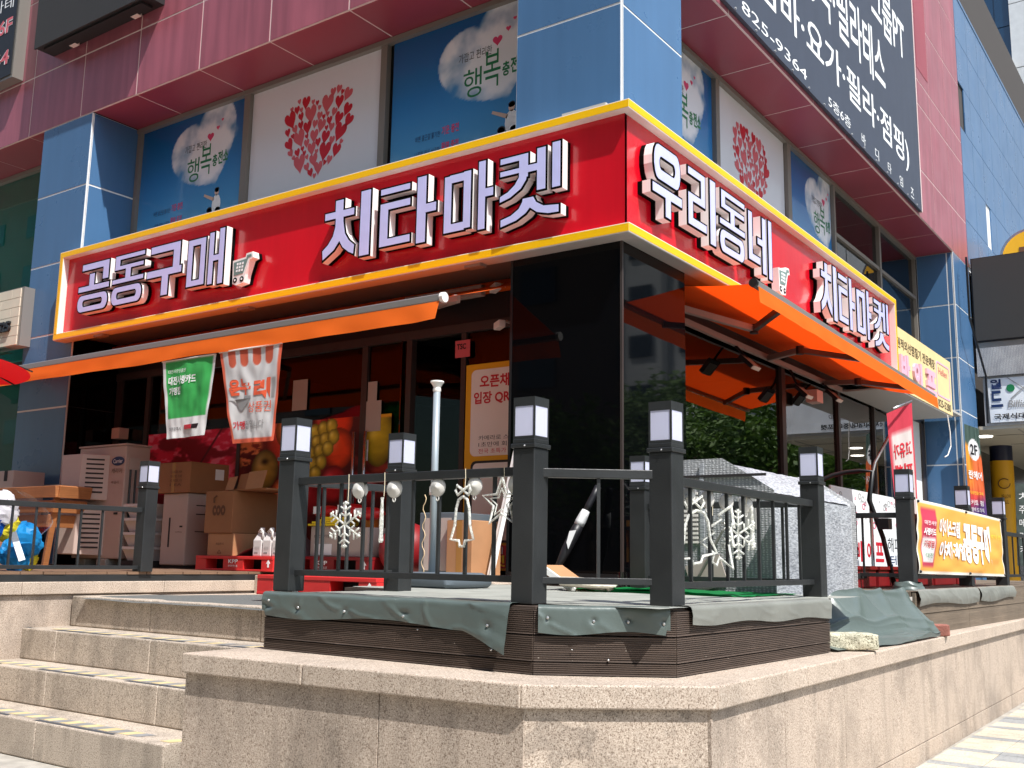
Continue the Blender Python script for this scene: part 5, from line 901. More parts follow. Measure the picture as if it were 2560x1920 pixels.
AC = PL(6.118); MB().prism([[(-9.115+.105*cos(2*pi*k/24), 1.985+.045*sin(2*pi*k/24)) for k in range(24)]], AC, .001, .003, back=False).build('badge', 'ink_b', ac); text('Carrier', AC, -9.19, 1.965, -9.04, 2.005, 'ink_w', 'lettering', ac, off=.0045, bold=.01); text('캐리어', AC, -9.21, 1.865, -9.04, 1.915, 'cardtxt', 'lettering', ac); text('벽걸이', AC, -9.2, 1.76, -9.08, 1.79, 'cardtxt', 'lettering', ac); MB().box(-9.12, -9.06, 6.113, 6.117, 1.46, 1.48).build('label', 'slot', ac)
MB().box(-8.998, -8.985, 6.16, 6.28, 1.90, 2.02).build('valve_cover', 'beige_pl2', ac); 
for y in (6.18, 6.24): MB().tube([(-8.99, y, 1.9), (-8.985, y, 1.5), (-8.95, y+.02, 1.2)], .010, 6).build('hose', 'tube_k', ac)
wb = thing('white_appliance', 'white floor standing appliance with dark slots behind the terrace lamp post', 'appliance', (-8.1, 6.3, .956)); MB().box(-8.33, -7.97, 6.10, 6.52, .985, 1.645).build('cabinet', 'beige_pl', wb, bevel=.012); MB().box(-8.32, -7.98, 6.12, 6.5, .956, .984).build('plinth', 'slot', wb)
WB = PL(6.099); MB().box(-8.22, -8.20, 6.096, 6.0985, 1.15, 1.42).build('slot', 'slot', wb); MB().box(-8.06, -8.02, 6.096, 6.0985, 1.33, 1.345).build('slot', 'slot', wb); text('LG-CLX', WB, -8.10, 1.605, -8.03, 1.62, 'ink_gr', 'lettering', wb); text('welltop', WB, -8.12, 1.28, -8.02, 1.295, 'slot', 'lettering', wb)
for k, z in enumerate((1.45, 1.29, 1.53)): MB().box(-7.968, -7.962, 6.2, 6.34-.02*k, z, z+.008).build('vent', 'slot', wb)
for k in range(4):
    z = 1.02+k*.135; t = thing('plastic_tray', ('bottom', 'second', 'third', 'top')[k]+' white plastic tray of the stack beside the air conditioner', 'tray', (-8.75, 6.25, z), 'stacked white trays'); MB().add([(-8.86, 6.13, z), (-8.58, 6.13, z), (-8.58, 6.38, z), (-8.86, 6.38, z), (-8.90, 6.09, z+.115), (-8.54, 6.09, z+.115), (-8.54, 6.42, z+.115), (-8.90, 6.42, z+.115)], [(0, 1, 5, 4), (1, 2, 6, 5), (2, 3, 7, 6), (3, 0, 4, 7), (3, 2, 1, 0)]).build('tub', 'white_pl', t); rim = MB(); rim.box(-8.91, -8.53, 6.075, 6.10, z+.105, z+.132); rim.box(-8.91, -8.53, 6.41, 6.435, z+.105, z+.132); rim.box(-8.915, -8.895, 6.10, 6.41, z+.105, z+.132); rim.box(-8.545, -8.525, 6.10, 6.41, z+.105, z+.132); rim.build('rim', 'white_pl', t)
MB().box(-8.92, -8.52, 6.08, 6.44, .957, 1.018).build('dolly', 'slot', label='low dark dolly under the stack of white trays', cat='dolly')
t = crate('cardboard_box', 'brown cardboard carton on top of the white appliance', 'box', -8.42, -7.93, 6.08, 6.52, 1.648, 1.93, 'card', 'cardboard boxes on the terrace'); 
for k, s in enumerate(('CLASSE AIR', '냉난방 겸용', 'HC-MODEL 11H', '1 EA')): text(s, PL(6.08), -8.22, 1.83-.04*k, -8.05, 1.853-.04*k, 'cardtxt', 'lettering', t)
MB().box(-7.9275, -7.926, 6.36, 6.46, 1.78, 1.88).build('label', 'paint_w', t)
t = crate('cardboard_box', 'large cardboard carton printed coo on the left red pallet', 'box', -7.46, -7.10, 5.90, 6.40, 1.272, 1.632, 'card', 'cardboard boxes on the terrace', tape=False); text('coo', PL(5.90), -7.36, 1.42, -7.19, 1.51, 'cardtxt', 'lettering', t, bold=.04); MB().tube([(-7.34, 5.895, 1.53), (-7.34, 5.895, 1.575), (-7.31, 5.895, 1.59)], .007, 6).build('print_stroke', 'cardtxt', t)
t = crate('cardboard_box', 'cardboard carton underneath the coo carton', 'box', -7.41, -7.08, 5.91, 6.38, 1.079, 1.270, 'card2', 'cardboard boxes on the terrace', tape=False); text('취급주의', PL(5.91), -7.30, 1.17, -7.2, 1.19, 'cardtxt', 'lettering', t); text('△', PL(5.91), -7.28, 1.10, -7.22, 1.13, 'cardtxt', 'lettering', t)
t = thing('opened_cardboard_box', 'opened flat cardboard box with raised flaps on the coo carton', 'box', (-7.0, 6.0, 1.634), 'cardboard boxes on the terrace')
for x0, x1, z1, y, k in ((-7.25, -7.13, 1.76, 5.93, 0), (-7.125, -6.985, 1.785, 5.95, 1), (-6.98, -6.75, 1.80, 5.92, 2)): MB().add([(x0, y, 1.640), (x1, y-.01, 1.640+.004*k), (x1+.005, y+.03, z1), (x0+.01, y+.03, z1-.01)], [(0, 1, 2, 3)]).build('flap', 'card' if k % 2 else 'card2', t)
MB().box(-7.22, -6.74, 5.94, 6.36, 1.635, 1.65).build('base', 'card', t)
# pallets
def pallet(name, lab, x0, x1, y0, y1, z0, m, txt=True, h=.13):
    t = thing(name, lab, 'pallet', ((x0+x1)/2, (y0+y1)/2, z0), 'red plastic pallets'); L = x1-x0; MB().box(x0, x1, y0, y1, z0+h-.026, z0+h).build('top_deck', m, t, bevel=.004); MB().box(x0, x1, y0, y1, z0, z0+.016).build('bottom_deck', m, t, bevel=.003)
    for a, b in ((0, .14), (.37, .63), (.86, 1)): MB().box(x0+a*L, x0+b*L, y0+.004, y1-.004, z0+.0162, z0+h-.0262).build('block', m, t)
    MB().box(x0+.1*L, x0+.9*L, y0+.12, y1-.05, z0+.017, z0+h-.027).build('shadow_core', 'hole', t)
    if txt: text('KPP', PL(y0+.004), x0+.44*L, z0+.062, x0+.56*L, z0+.096, 'ink_w', 'lettering', t, bold=.02); text('한국파렛트풀', PL(y0+.004), x0+.44*L, z0+.032, x0+.56*L, z0+.05, 'ink_w', 'lettering', t)
    MB().prism([[(x0+.935*L, z0+.035), (x0+.955*L, z0+.035), (x0+.955*L, z0+.065), (x0+.97*L, z0+.065), (x0+.945*L, z0+.098), (x0+.92*L, z0+.065), (x0+.935*L, z0+.065)]], PL(y0+.004), .001, .002, back=False).build('arrow', 'ink_w', t); return t
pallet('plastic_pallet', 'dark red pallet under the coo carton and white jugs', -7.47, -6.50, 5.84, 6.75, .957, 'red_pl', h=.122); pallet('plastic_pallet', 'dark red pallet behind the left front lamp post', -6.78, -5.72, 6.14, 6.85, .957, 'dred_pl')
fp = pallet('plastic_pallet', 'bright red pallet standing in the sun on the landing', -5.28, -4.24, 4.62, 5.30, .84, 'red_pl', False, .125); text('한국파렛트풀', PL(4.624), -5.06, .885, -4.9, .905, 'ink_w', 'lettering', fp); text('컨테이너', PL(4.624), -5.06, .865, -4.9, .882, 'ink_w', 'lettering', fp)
MB().box(-5.2, -4.3, 4.7, 5.25, .797, .8395).build('wooden_support', 'timber', label='flat wooden bearer under the bright red pallet', cat='bearer')
for k in range(3):
    x = -6.74+k*.115; t = thing('detergent_jug', ('left', 'middle', 'right')[k]+' white detergent jug with handle on the dark red pallet', 'jug', (x, 5.93, 1.0795), 'white detergent jugs'); MB().add([(x+a*q, 5.93+b*q, 1.0798+h) for q, h in ((1, 0), (1.03, .01), (1.03, .13), (.8, .155), (.42, .20)) for a, b in ((-.044, -.05), (.044, -.05), (.05, -.044), (.05, .044), (.044, .05), (-.044, .05), (-.05, .044), (-.05, -.044))], [(i*8+k_, i*8+(k_+1) % 8, (i+1)*8+(k_+1) % 8, (i+1)*8+k_) for i in range(4) for k_ in range(8)]+[tuple(range(32, 40)), tuple(range(7, -1, -1))]).build('bottle', 'white_pl', t, bevel=.006); MB().cyl((x, 5.93, 1.278), (x, 5.93, 1.315), .02).build('cap', 'white_pl', t, smooth='auto'); MB().tube([(x-.01, 5.90, 1.28), (x+.03, 5.89, 1.30), (x+.052, 5.89, 1.28), (x+.05, 5.89, 1.22)], .010, 6).build('handle', 'white_pl', t, smooth=True); text('세정제', PL(5.879), x-.03, 1.13, x+.025, 1.16, 'ink_gr', 'lettering', t); text('|||||', PL(5.879), x-.03, 1.10, x+.01, 1.115, 'ink_k', 'lettering', t, bold=.02)
MB().grid(lambda u, v: (-7.08+.55*u, 5.95+.45*v, 1.082+.30*sin(pi*u)*(.35+.65*v)*(.75+.35*mnoise.noise((u*5, v*5, 1)))), 30, 20).build('dark_cloth', 'cloth_p', smooth=True, label='crumpled purple grey cloth heaped behind the white jugs', cat='cloth')
# boxes and packets on the second pallet
t = crate('carton', 'white carton with a label below the yellow packets', 'box', -6.45, -6.12, 6.2, 6.5, 1.089, 1.335, 'beige_pl2', 'cartons on the second pallet', tape=False); MB().box(-6.40, -6.20, 6.196, 6.199, 1.10, 1.19).build('label', 'paint_w', t); text('NICE 가정', PL(6.196), -6.4, 1.24, -6.22, 1.265, 'slot', 'lettering', t)
t = crate('carton', 'plain grey carton right of the labelled white carton', 'box', -6.115, -5.80, 6.2, 6.5, 1.089, 1.325, 'beige_pl2', 'cartons on the second pallet', tape=False)
for k in range(4): MB().obox((-6.3+.03*k, 6.3, 1.348+.018*k), ((1, .1*k, 0), (-.1*k, 1, 0), (0, 0, 1)), (.17-.02*k, .12, .008)).build('yellow_packet', 'yel', label=('lowest', 'second lowest', 'third', 'topmost')[k]+' yellow packet of the pile behind the front lamp post', cat='packet', group='yellow packets')
for k, (x, z) in enumerate(((-6.38, 1.44), (-6.1, 1.45), (-5.9, 1.42))): t = thing('red_packet', ('left', 'middle', 'right')[k]+' shiny red packet above the yellow packets', 'packet', (x, 6.32, z), 'red packets'); MB().sphere((x, 6.32, z+.02), (.15, .1, .055), 12, 8).build('bag', 'redbag', t, smooth=True); MB().box(x-.06, x+.02, 6.205, 6.212, z, z+.06).build('label', 'paint_w', t)
t = thing('red_ball', 'big dark red exercise ball behind the icicle stick', 'ball', (-5.55, 6.3, .93)); MB().sphere((-5.52, 6.35, 1.15), .22, 24, 14).build('ball', 'dred_pl', t, smooth=True)
t = thing('low_cabinet', 'grey cabinet side panel standing near the grey pole', 'cabinet', (-5.1, 6.2, .93)); MB().box(-5.05, -4.70, 5.95, 6.5, .93, 1.42).build('body', 'base_g', t, bevel=.005); MB().box(-5.0, -4.75, 5.945, 5.9495, 1.0, 1.38).build('door', 'beige_pl2', t)
t = crate('cardboard_box', 'tall taped cardboard box below the orange notice board', 'box', -4.75, -4.52, 5.9, 6.25, .93, 1.36, 'card2', None)
# small things on the deck before the column
pg = thing('parasol_base', 'grey plastic parasol base with a bare pole and white clamp', 'parasol stand', (-3.97, 4.8, .918)); bp = [(-.29, -.22), (.29, -.22), (.33, -.17), (.33, .17), (.29, .22), (-.29, .22), (-.33, .17), (-.33, -.17)]
b = MB(); b.add([(-3.90+x*s*.72, 4.80+y*s, .922+z) for s, z in ((.93, 0), (1, .02), (1, .055), (.8, .085)) for x, y in bp], [(i*8+k, i*8+(k+1) % 8, (i+1)*8+(k+1) % 8, (i+1)*8+k) for i in range(3) for k in range(8)]+[tuple(range(24, 32)), tuple(range(7, -1, -1))]); b.build('base', 'base_g', pg, smooth='auto', bevel=.01)
PX, PY = -3.97, 4.80; MB().cyl((PX, PY, 1.0), (PX, PY, 2.10), .021, n=16).build('pole', 'pole_g', pg, smooth=True); MB().lathe([(.021, 0), (.026, .01), (.022, .03), (.034, .05), (.042, .06), (.040, .068), (.02, .07)], (PX, PY, 2.08), 16).build('pole_head', 'white', pg, smooth='auto'); MB().lathe([(.028, 0), (.03, .02), (.026, .05)], (PX, PY, 1.46), 14).build('collar', 'white', pg, smooth=True); MB().box(PX+.02, PX+.055, PY-.012, PY+.012, 1.46, 1.50).build('clamp', 'white', pg)
MB().tube([(PX-.045+.012*sin(k*1.3), PY-.03, 1.46-.022*k) for k in range(25)], .0028, 5).build('fairy_light_wire', 'wire_y', smooth=True, label='cream fairy light wire dangling beside the grey pole', cat='wire')
wp = thing('white_pipe', 'white grooved pipe leaning on the black column behind the corner lamp post', 'pipe', (-4.0, 5.9, .918)); MB().bar((-4.45, 6.02, .93), (-4.375, 6.29, 2.07), .05, .03).build('channel', 'pipe_w', wp, bevel=.004); MB().bar((-4.44, 6.015, .94), (-4.365, 6.285, 2.05), .006, .034).build('groove', 'sign_under', wp)
rp = thing('rope_coil', 'heap of white rope on the deck behind the front railing', 'rope', (-3.4, 5.0, .918)); a = []; 
for k in range(160): q = k*.42; rr_ = .10+.03*sin(k*.37); a.append((-3.02+rr_*cos(q)*1.25, 5.0+rr_*sin(q), .935+.02*abs(sin(k*.21))+k*.0002))
MB().tube(a, .011, 6).build('coil', 'rope', rp, smooth=True)
sc = thing('broken_sign_board', 'white and red perforated plastic piece lying on the deck', 'plastic piece', (-3.2, 5.1, .918)); MB().obox((-3.22, 5.1, .985), ((.87, 0, -.5), (0, 1, 0), (.5, 0, .87)), (.13, .12, .012)).build('panel', 'card2', sc); MB().obox((-3.215, 4.985, .99), ((.87, 0, -.5), (0, 1, 0), (.5, 0, .87)), (.135, .008, .016)).build('edge', 'pipe_w', sc)
for k in range(4): MB().obox((-3.29+.05*k, 5.05+.06*(k % 2), 1.032-.029*k), ((.87, 0, -.5), (0, 1, 0), (.5, 0, .87)), (.02, .022, .004)).build('disc', 'paint_w', sc)
um = thing('folded_umbrella', 'folded black umbrella with silver bands leaning on the black column', 'umbrella', (-3.9, 6.2, .918)); u0, u1 = Vector((-3.93, 6.02, .95)), Vector((-3.70, 6.26, 1.60)); at = lambda f: u0+(u1-u0)*f
MB().tube([at(f) for f in (0, .05, .3, .5, .62, .72)], .014, 10).build('shaft', 'umb_k', um); 
for nm, fs_, rs, m in (('canopy', (.04, .3, .5, .6), (.012, .034, .040, .034), 'umb_k'), ('silver_band', (.58, .62, .68, .74), (.035, .037, .034, .028), 'umb_s'), ('handle', (.74, .8, .9, 1.0), (.022, .024, .023, .024), 'umb_k')):
    d = (u1-u0).normalized(); X_ = d.orthogonal().normalized(); Y_ = d.cross(X_); mb = MB(); n = 14; vs = [at(f)+(X_*cos(2*pi*k/n)+Y_*sin(2*pi*k/n))*(r*(1 if k % 2 or nm == 'handle' else .82)) for f, r in zip(fs_, rs) for k in range(n)]; mb.add(vs, [(i*n+k, i*n+(k+1) % n, (i+1)*n+(k+1) % n, (i+1)*n+k) for i in range(3) for k in range(n)]+[tuple(range(n))[::-1], tuple(3*n+k for k in range(n))]); mb.build(nm, m, um, smooth=True)
MB().add([tuple(at(.40)+Vector((.0, -.045, 0))), tuple(at(.52)+Vector((-.02, -.048, 0))), tuple(at(.53)+Vector((.03, -.046, 0))), tuple(at(.36)+Vector((.03, -.045, -.02)))], [(0, 1, 2, 3)]).build('silver_flap', 'umb_s', um)
gl = MB().lathe([(.03, 0), (.032, .10), (.029, .10), (.027, .004)], (-3.42, 6.1, .92), 14); gl.build('drinking_glass', 'glass_clear', smooth='auto', label='small clear drinking glass at the foot of the black column', cat='glass')
# red crates behind the far railing
for k in range(5):
    y = 7.0+k*.82; t = thing('bottle_crate', ('nearest dark red crate on the side deck, left of the banner post', 'second dark red crate, just right of the banner post', 'third dark red crate under the yellow banner', 'fourth dark red crate under the yellow banner', 'farthest dark red crate under the yellow banner')[k], 'crate', (-2.5, y, .93), 'dark red crates'); MB().box(-2.75, -2.25, y, y+.74, .932, 1.06).build('body', 'dred_pl', t, bevel=.006); MB().box(-2.76, -2.24, y-.008, y+.748, 1.0605, 1.085).build('rim', 'dred_pl', t); MB().box(-2.249, -2.244, y+.25, y+.5, 1.0, 1.035).build('grip_hole', 'hole', t)
# chunk of concrete and brick on the coping
def chunk(c, s, k, m, nm, lab, cat, rough):
    bm = bmesh.new(); bmesh.ops.create_cube(bm, size=1); bmesh.ops.subdivide_edges(bm, edges=bm.edges, cuts=9, use_grid_fill=True)
    for v in bm.verts:
        p = v.co.copy(); q = Vector((p.x*s[0], p.y*s[1], p.z*s[2])); rd = max(abs(p.x), abs(p.y), abs(p.z)); e = sum(1 for a in p if abs(a) > .44); q *= 1-(.05*(e-1) if e > 1 else 0); q += Vector((mnoise.noise(q*28+Vector((k, 0, 0))), mnoise.noise(q*28+Vector((0, k, 0))), mnoise.noise(q*28+Vector((0, 0, k)))))*rough+Vector((mnoise.noise(q*9), mnoise.noise(q*9+Vector((5, 0, 0))), mnoise.noise(q*9+Vector((0, 5, 0)))))*rough*1.5; v.co = q
    me = bpy.data.meshes.new(nm); bm.to_mesh(me); bm.free(); me.materials.append(MT[m]); o = put(nm, me, None, False, label=lab, cat=cat); o.location = c; return o
o = chunk((-1.70, 5.36, .712), (.26, .11, .08), 3, 'stonec', 'concrete_chunk', 'rough pale concrete block weighing down the tarpaulin', 'stone', .005); o.rotation_euler = (0, 0, .5)
o = chunk((-1.665, 6.90, .702), (.17, .09, .07), 7, 'brick', 'broken_brick', 'broken reddish brick on the coping beside the tarpaulin', 'brick', .0018); o.rotation_euler = (0, 0, .35)
# left terrace: timber, cardboard, bag of plastic, parasol
tb = thing('timber_planter', 'orange timber planter box standing beside the blue column', 'planter', (-9.7, 5.7, .956))
for k, (z0, z1, xr) in enumerate(((1.60, 1.72, -9.31), (1.46, 1.585, -9.38), (1.32, 1.445, -9.45))): MB().obox(((-10.4+xr)/2, 5.62+.03*k, (z0+z1)/2), ((1, 0, 0), (0, 1, .1), (0, -.1, 1)), ((xr+10.4)/2, .02, (z1-z0)/2-.004)).build('plank', 'timber', tb, bevel=.004); MB().obox((xr+.0, 5.80, (z0+z1)/2), ((0, 1, 0), (-1, 0, .25), (.25, 0, 1)), (.17, .02, (z1-z0)/2-.004)).build('plank', 'timber', tb, bevel=.004)
MB().bar((-9.55, 5.7, .956), (-9.36, 5.66, 1.70), .05, .05).build('leg', 'timber', tb); MB().bar((-10.3, 5.7, .956), (-10.35, 5.66, 1.70), .05, .05).build('leg', 'timber', tb)
t = crate('cardboard_box', 'greyish carton on top of a crate before the blue column', 'box', -11.3, -10.62, 5.9, 6.25, 1.36, 1.93, 'beige_pl', None, tape=False); MB().box(-10.80, -10.74, 5.896, 5.899, 1.82, 1.93).build('tape', 'slot', t); MB().box(-11.35, -10.6, 5.9, 6.28, .957, 1.358).build('storage_box', 'board_k', label='dark storage box under the greyish carton', cat='box')
bgp = thing('bag_of_plastic', 'bulging clear bag full of blue yellow and white plastic behind the left railing', 'bag', (-7.0, 3.85, .956))
MB().grid(lambda u, v: (-7.02+(.30*sin(pi*(.08+.92*v)**.8)+.02)*cos(2*pi*u)*(1+.10*mnoise.noise((cos(2*pi*u)*2, sin(2*pi*u)*2, v*4))), 3.78+(.36*sin(pi*(.08+.92*v)**.8)+.02)*sin(2*pi*u)*(1+.10*mnoise.noise((cos(2*pi*u)*2, sin(2*pi*u)*2, v*4+3))), 1.50-.54*v+.03*mnoise.noise((u*12, v*5, 0))), 40, 24).build('bag', 'bag', bgp, smooth=True)
r_ = random.Random(2)
for k, (dy, z, s, m) in enumerate(((-.10, 1.26, .12, 'bag_d'), (.05, 1.24, .09, 'bag_y'), (.16, 1.15, .12, 'bag_b'), (.10, 1.07, .11, 'bag_b'), (-.15, 1.08, .13, 'bag_w'), (-.02, 1.36, .12, 'bag_w'), (-.2, 1.2, .1, 'bag_w'), (.2, 1.03, .07, 'bag_y'), (-.28, 1.3, .1, 'bag_d'))):
    c = Vector((-6.90-.03*r_.random(), 3.80+dy, z)); MB().grid(lambda u, v: tuple(c+Vector((sin(pi*v)*cos(2*pi*u)*.55, sin(pi*v)*sin(2*pi*u), cos(pi*v)))*s*(1+.35*mnoise.noise((cos(2*pi*u)*2.5+k, sin(2*pi*u)*2.5, cos(pi*v)*2.5)))), 22, 14).build('crumpled_film', m, bgp, smooth=False)
MB().obox((-6.78, 3.84, 1.12), ((.2, .3, -.93), (.1, .94, .32), (.97, -.16, .15)), (.10, .022, .004)).build('packet_strip', 'paint_w', bgp)
pr = thing('red_parasol', 'corner of a red parasol canopy reaching in at the left edge', 'parasol', (-9.4, 4.0, .956)); cx, cy = -9.4, 4.0; n = 8; vs = [(cx, cy, 3.12)]+[(cx+1.2*cos(2*pi*k/n+.05), cy+1.2*sin(2*pi*k/n+.05), 2.50) for k in range(n)]; vs += [(cx+1.2*cos(2*pi*k/n+.05), cy+1.2*sin(2*pi*k/n+.05), 2.40) for k in range(n)]
mb = MB(); mb.grid(lambda u, v: (cx+1.2*(1-v)*cos(2*pi*u+.05)*(1-.07*abs(sin(4*2*pi*u/2))*(1-v)), cy+1.2*(1-v)*sin(2*pi*u+.05)*(1-.07*abs(sin(4*2*pi*u/2))*(1-v)), 2.65+.46*v-.06*sin(pi*v)), 64, 10); mb.build('canopy', 'red_u', pr); MB().cyl((cx, cy, .956), (cx, cy, 3.12), .022).build('pole', 'pole_g', pr, smooth=True)
for k in range(n): a = 2*pi*k/n+.05; MB().bar((cx, cy, 3.06), (cx+1.17*cos(a), cy+1.17*sin(a), 2.64), .012, .012).build('rib', 'tube_k', pr)
MB().lathe([(.28, 0), (.28, .05), (.05, .09)], (cx, cy, .957), 18).build('base', 'base_g', pr)
# ================================================================== passage and neighbours on the right
ps = thing('passage_building', 'low building wing with display screen over a lit passage at the right edge', 'building', (-1, 19, 0))
PY_ = 18.30
MB().box(-3.42, -1.35, PY_+.06, 27, 3.40, 6.0).build('upper_mass', 'tower_w', ps); MB().box(-4.2, -1.35, PY_+.02, 30, 3.33, 3.385).build('ceiling', 'conc_ceil', ps); MB().box(-3.45, -1.35, 29.5, 29.6, 0, 3.35).build('rear_wall', 'darkdoor', ps)
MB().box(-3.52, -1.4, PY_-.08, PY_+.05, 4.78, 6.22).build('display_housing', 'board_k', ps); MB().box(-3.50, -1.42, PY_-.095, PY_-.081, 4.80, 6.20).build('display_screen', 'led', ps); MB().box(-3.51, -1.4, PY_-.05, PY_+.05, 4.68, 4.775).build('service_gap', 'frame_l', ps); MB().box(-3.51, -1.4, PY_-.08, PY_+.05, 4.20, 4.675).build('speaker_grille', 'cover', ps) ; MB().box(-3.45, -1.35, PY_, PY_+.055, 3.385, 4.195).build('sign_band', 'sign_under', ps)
for (x, y) in ((-3.656, 19.25), (-3.681, 20.98), (-2.2, 20.1), (-1.8, 21.5)): MB().lathe([(.13, 0), (.13, .012), (.11, .013)], (x, y, 3.318), 20).build('downlight', 'downl', ps)
for k in range(6): MB().box(-3.49, -1.4, 19.2+k*1.5, 19.22+k*1.5, 3.322, 3.331).build('ceiling_joint', 'frame_l', ps)
for k in range(2): MB().box(-3.0+k*1.4, -2.98+k*1.4, 18.5, 29, 3.3225, 3.3315).build('ceiling_joint', 'frame_l', ps)
yc = MB().cyl((-3.72, 21, 0), (-3.72, 21, 3.05), .20, n=24).build('column', 'ycol', ps, smooth='auto'); MB().cyl((-3.72, 21, 3.051), (-3.72, 21, 3.335), .195, n=24).build('column_head', 'navyc', ps, smooth='auto'); text('YELLOW', PL(20.79), -3.72, 2.35, -3.56, 2.42, 'cardtxt', 'lettering', yc); text('BALL', PL(20.79), -3.72, 2.25, -3.60, 2.32, 'cardtxt', 'lettering', yc)
MB().tube([(-3.66+.10*cos(a), 20.79, 2.62+.09*sin(a)) for a in [pi*k/8 for k in range(2, 17)]], .008, 6).build('logo_arc', 'cardtxt', yc)
for x in (-3.1, -2.3, -1.5): MB().box(x, x+.06, 24.0, 24.08, 0, 3.33).build('mullion', 'frame', ps)
MB().box(-3.5, -1.4, 24.05, 24.07, 0, 3.33).build('glass_front', 'glass_dark', ps); MB().box(-4.25, -4.2, 18.4, 29, 0, 3.33).build('inner_wall', 'darkdoor', ps)
bn = thing('billiards_banner', 'white vinyl banner with green balls and crossed cues under the dark screen', 'banner', (-2, PY_-.03, 3.4)); bS = sheet((-3.36, PY_-.03, 3.43), (-1.45, PY_-.03, 3.43), (-3.38, PY_-.03, 4.16), (-1.45, PY_-.03, 4.16), .012, 4, (0, -1, 0)); MB().grid(lambda u, v: bS(u, v), 60, 12).build('vinyl', 'banner_w', bn, smooth=True)
Bm = lambda u, v, o=0: bS((u+3.36)/1.91, (v-3.43)/.73, o); ell = lambda cx, cz, rx, rz, n=20: [(cx+rx*cos(2*pi*k/n), cz+rz*sin(2*pi*k/n)) for k in range(n)]
for x in (-3.02, -2.66): MB().prism([ell(x, 3.98, .062, .062)], Bm, .006, .009, back=False).build('ball_print', 'ink_g', bn)
for a, b in (((-3.03, 3.80), (-2.62, 4.16)), ((-2.63, 3.80), (-3.06, 4.16))): d = Vector((b[0]-a[0], b[1]-a[1])).normalized()*.009; MB().prism([[(a[0]+d.y, a[1]-d.x), (b[0]+d.y*.5, b[1]-d.x*.5), (b[0]-d.y*.5, b[1]+d.x*.5), (a[0]-d.y, a[1]+d.x)]], Bm, .010, .012, back=False).build('cue_print', 'ink_gr', bn)
text('월', Bm, -3.33, 3.98, -3.15, 4.14, 'ink_b', 'lettering', bn, off=.008, bold=.03); text('드', Bm, -3.33, 3.68, -3.15, 3.95, 'ink_b', 'lettering', bn, off=.008, bold=.03); text('Billiards Club', Bm, -3.08, 3.66, -2.3, 3.78, 'ink_gr', 'lettering', bn, off=.008, bold=.01, shear=.02); text('국제식대대/중대/포켓', Bm, -3.30, 3.47, -2.15, 3.57, 'ink_k', 'lettering', bn, off=.008, bold=.02)
hb = thing('vertical_banner', 'orange and purple vertical banner marked 2F on the far blue column', 'banner', (-3.4, 16.95, 2)); hS = sheet((-3.50, 16.95, 1.60), (-3.25, 17.02, 1.58), (-3.50, 16.95, 3.27), (-3.31, 17.02, 3.19), .02, 6, (.35, -.94, 0))
def hf(U, V): C = np.zeros(U.shape+(3,)); C[:] = (238, 112, 60); C = mixc(C, (250, 160, 50), sstep(.55, .2, U)*sstep(.3, .6, V)); C = mixc(C, (214, 50, 70), sstep(.45, .25, V)); C = mixc(C, (86, 58, 120), sstep(.30, .14, V-.12*U)); C = mixc(C, (70, 92, 84), sstep(.80, .86, V+.1*U)); return mixc(C, (244, 244, 244), sstep(1.05, .95, ((U-.55)/.36)**2+((V-.78)/.10)**2))
hbp = paint(hS, 0, 0, 1, 1, 30, 80, hf, 'bannerm', 'cloth', hb); text('2F', hS, .32, .73, .78, .83, 'ink_k', 'lettering', hbp, off=.006, bold=.02); text('란헤어', hS, .12, .50, .92, .58, 'ink_w', 'lettering', hbp, off=.006, bold=.02); text('미용전문교육', hS, .1, .36, .9, .39, 'ink_y', 'lettering', hbp, off=.006); text('커트 펌', hS, .15, .26, .85, .31, 'ink_w', 'lettering', hbp, off=.006); text('염색 드라이', hS, .15, .20, .85, .24, 'ink_w', 'lettering', hbp, off=.006)
MB().tube([(-3.40, 17.3, 6.0), (-3.40, 17.3, 5.0), (-3.38, 18.2, 4.2), (-3.40, 18.25, 3.42)], .018, 6).build('drain_cable', 'tube_k', label='black cable running down beside the dark screen', cat='cable')
rs = thing('round_sign', 'round chrome edged yellow sign on the far blue wall', 'sign', (XC+.3, 20.2, 6.9)); MB().lathe([(.55, -.09), (.55, .09)], (XC+.65, 20.6, 6.75), 36, ax=((1, 0, 0), (0, 0, 1), (0, -1, 0))).build('case', 'chrome', rs, smooth='auto'); MB().lathe([(.50, 0), (.50, .012)], (XC+.65, 20.509, 6.75), 36, ax=((1, 0, 0), (0, 0, 1), (0, -1, 0))).build('face', 'ycol', rs); MB().box(XC-.02, XC+.12, 20.55, 20.65, 6.7, 6.8).build('bracket', 'chrome', rs); MB().prism([[(XC+.45, 6.5), (XC+.55, 6.5), (XC+.55, 6.85), (XC+.7, 6.85), (XC+.7, 6.95), (XC+.45, 6.95)]], PL(20.497), .001, .01).build('mark', 'cardtxt', rs)
ez = thing('menu_board', 'tall slanted dark menu board with chalk writing at the right edge', 'board', (-2.9, 17, .7)); MB().obox((-2.84, 17.6, 1.75), ((.9, .3, 0), (-.3, .9, .12), (.05, -.12, 1)), (.13, .015, .62)).build('board', 'menu', ez); zS = plane((-2.96, 17.54, 1.2), (.95, .31, 0), (.05, -.12, 1))
for k, s in enumerate(('커피', '라떼', '메뉴', '주스', '차')): text(s, zS, .03, .12+.2*k, .22, .24+.2*k, 'ink_w', 'lettering', ez, off=.03)
MB().bar((-2.84, 17.75, 0), (-2.84, 17.62, 1.2), .03, .03).build('leg', 'frame', ez)
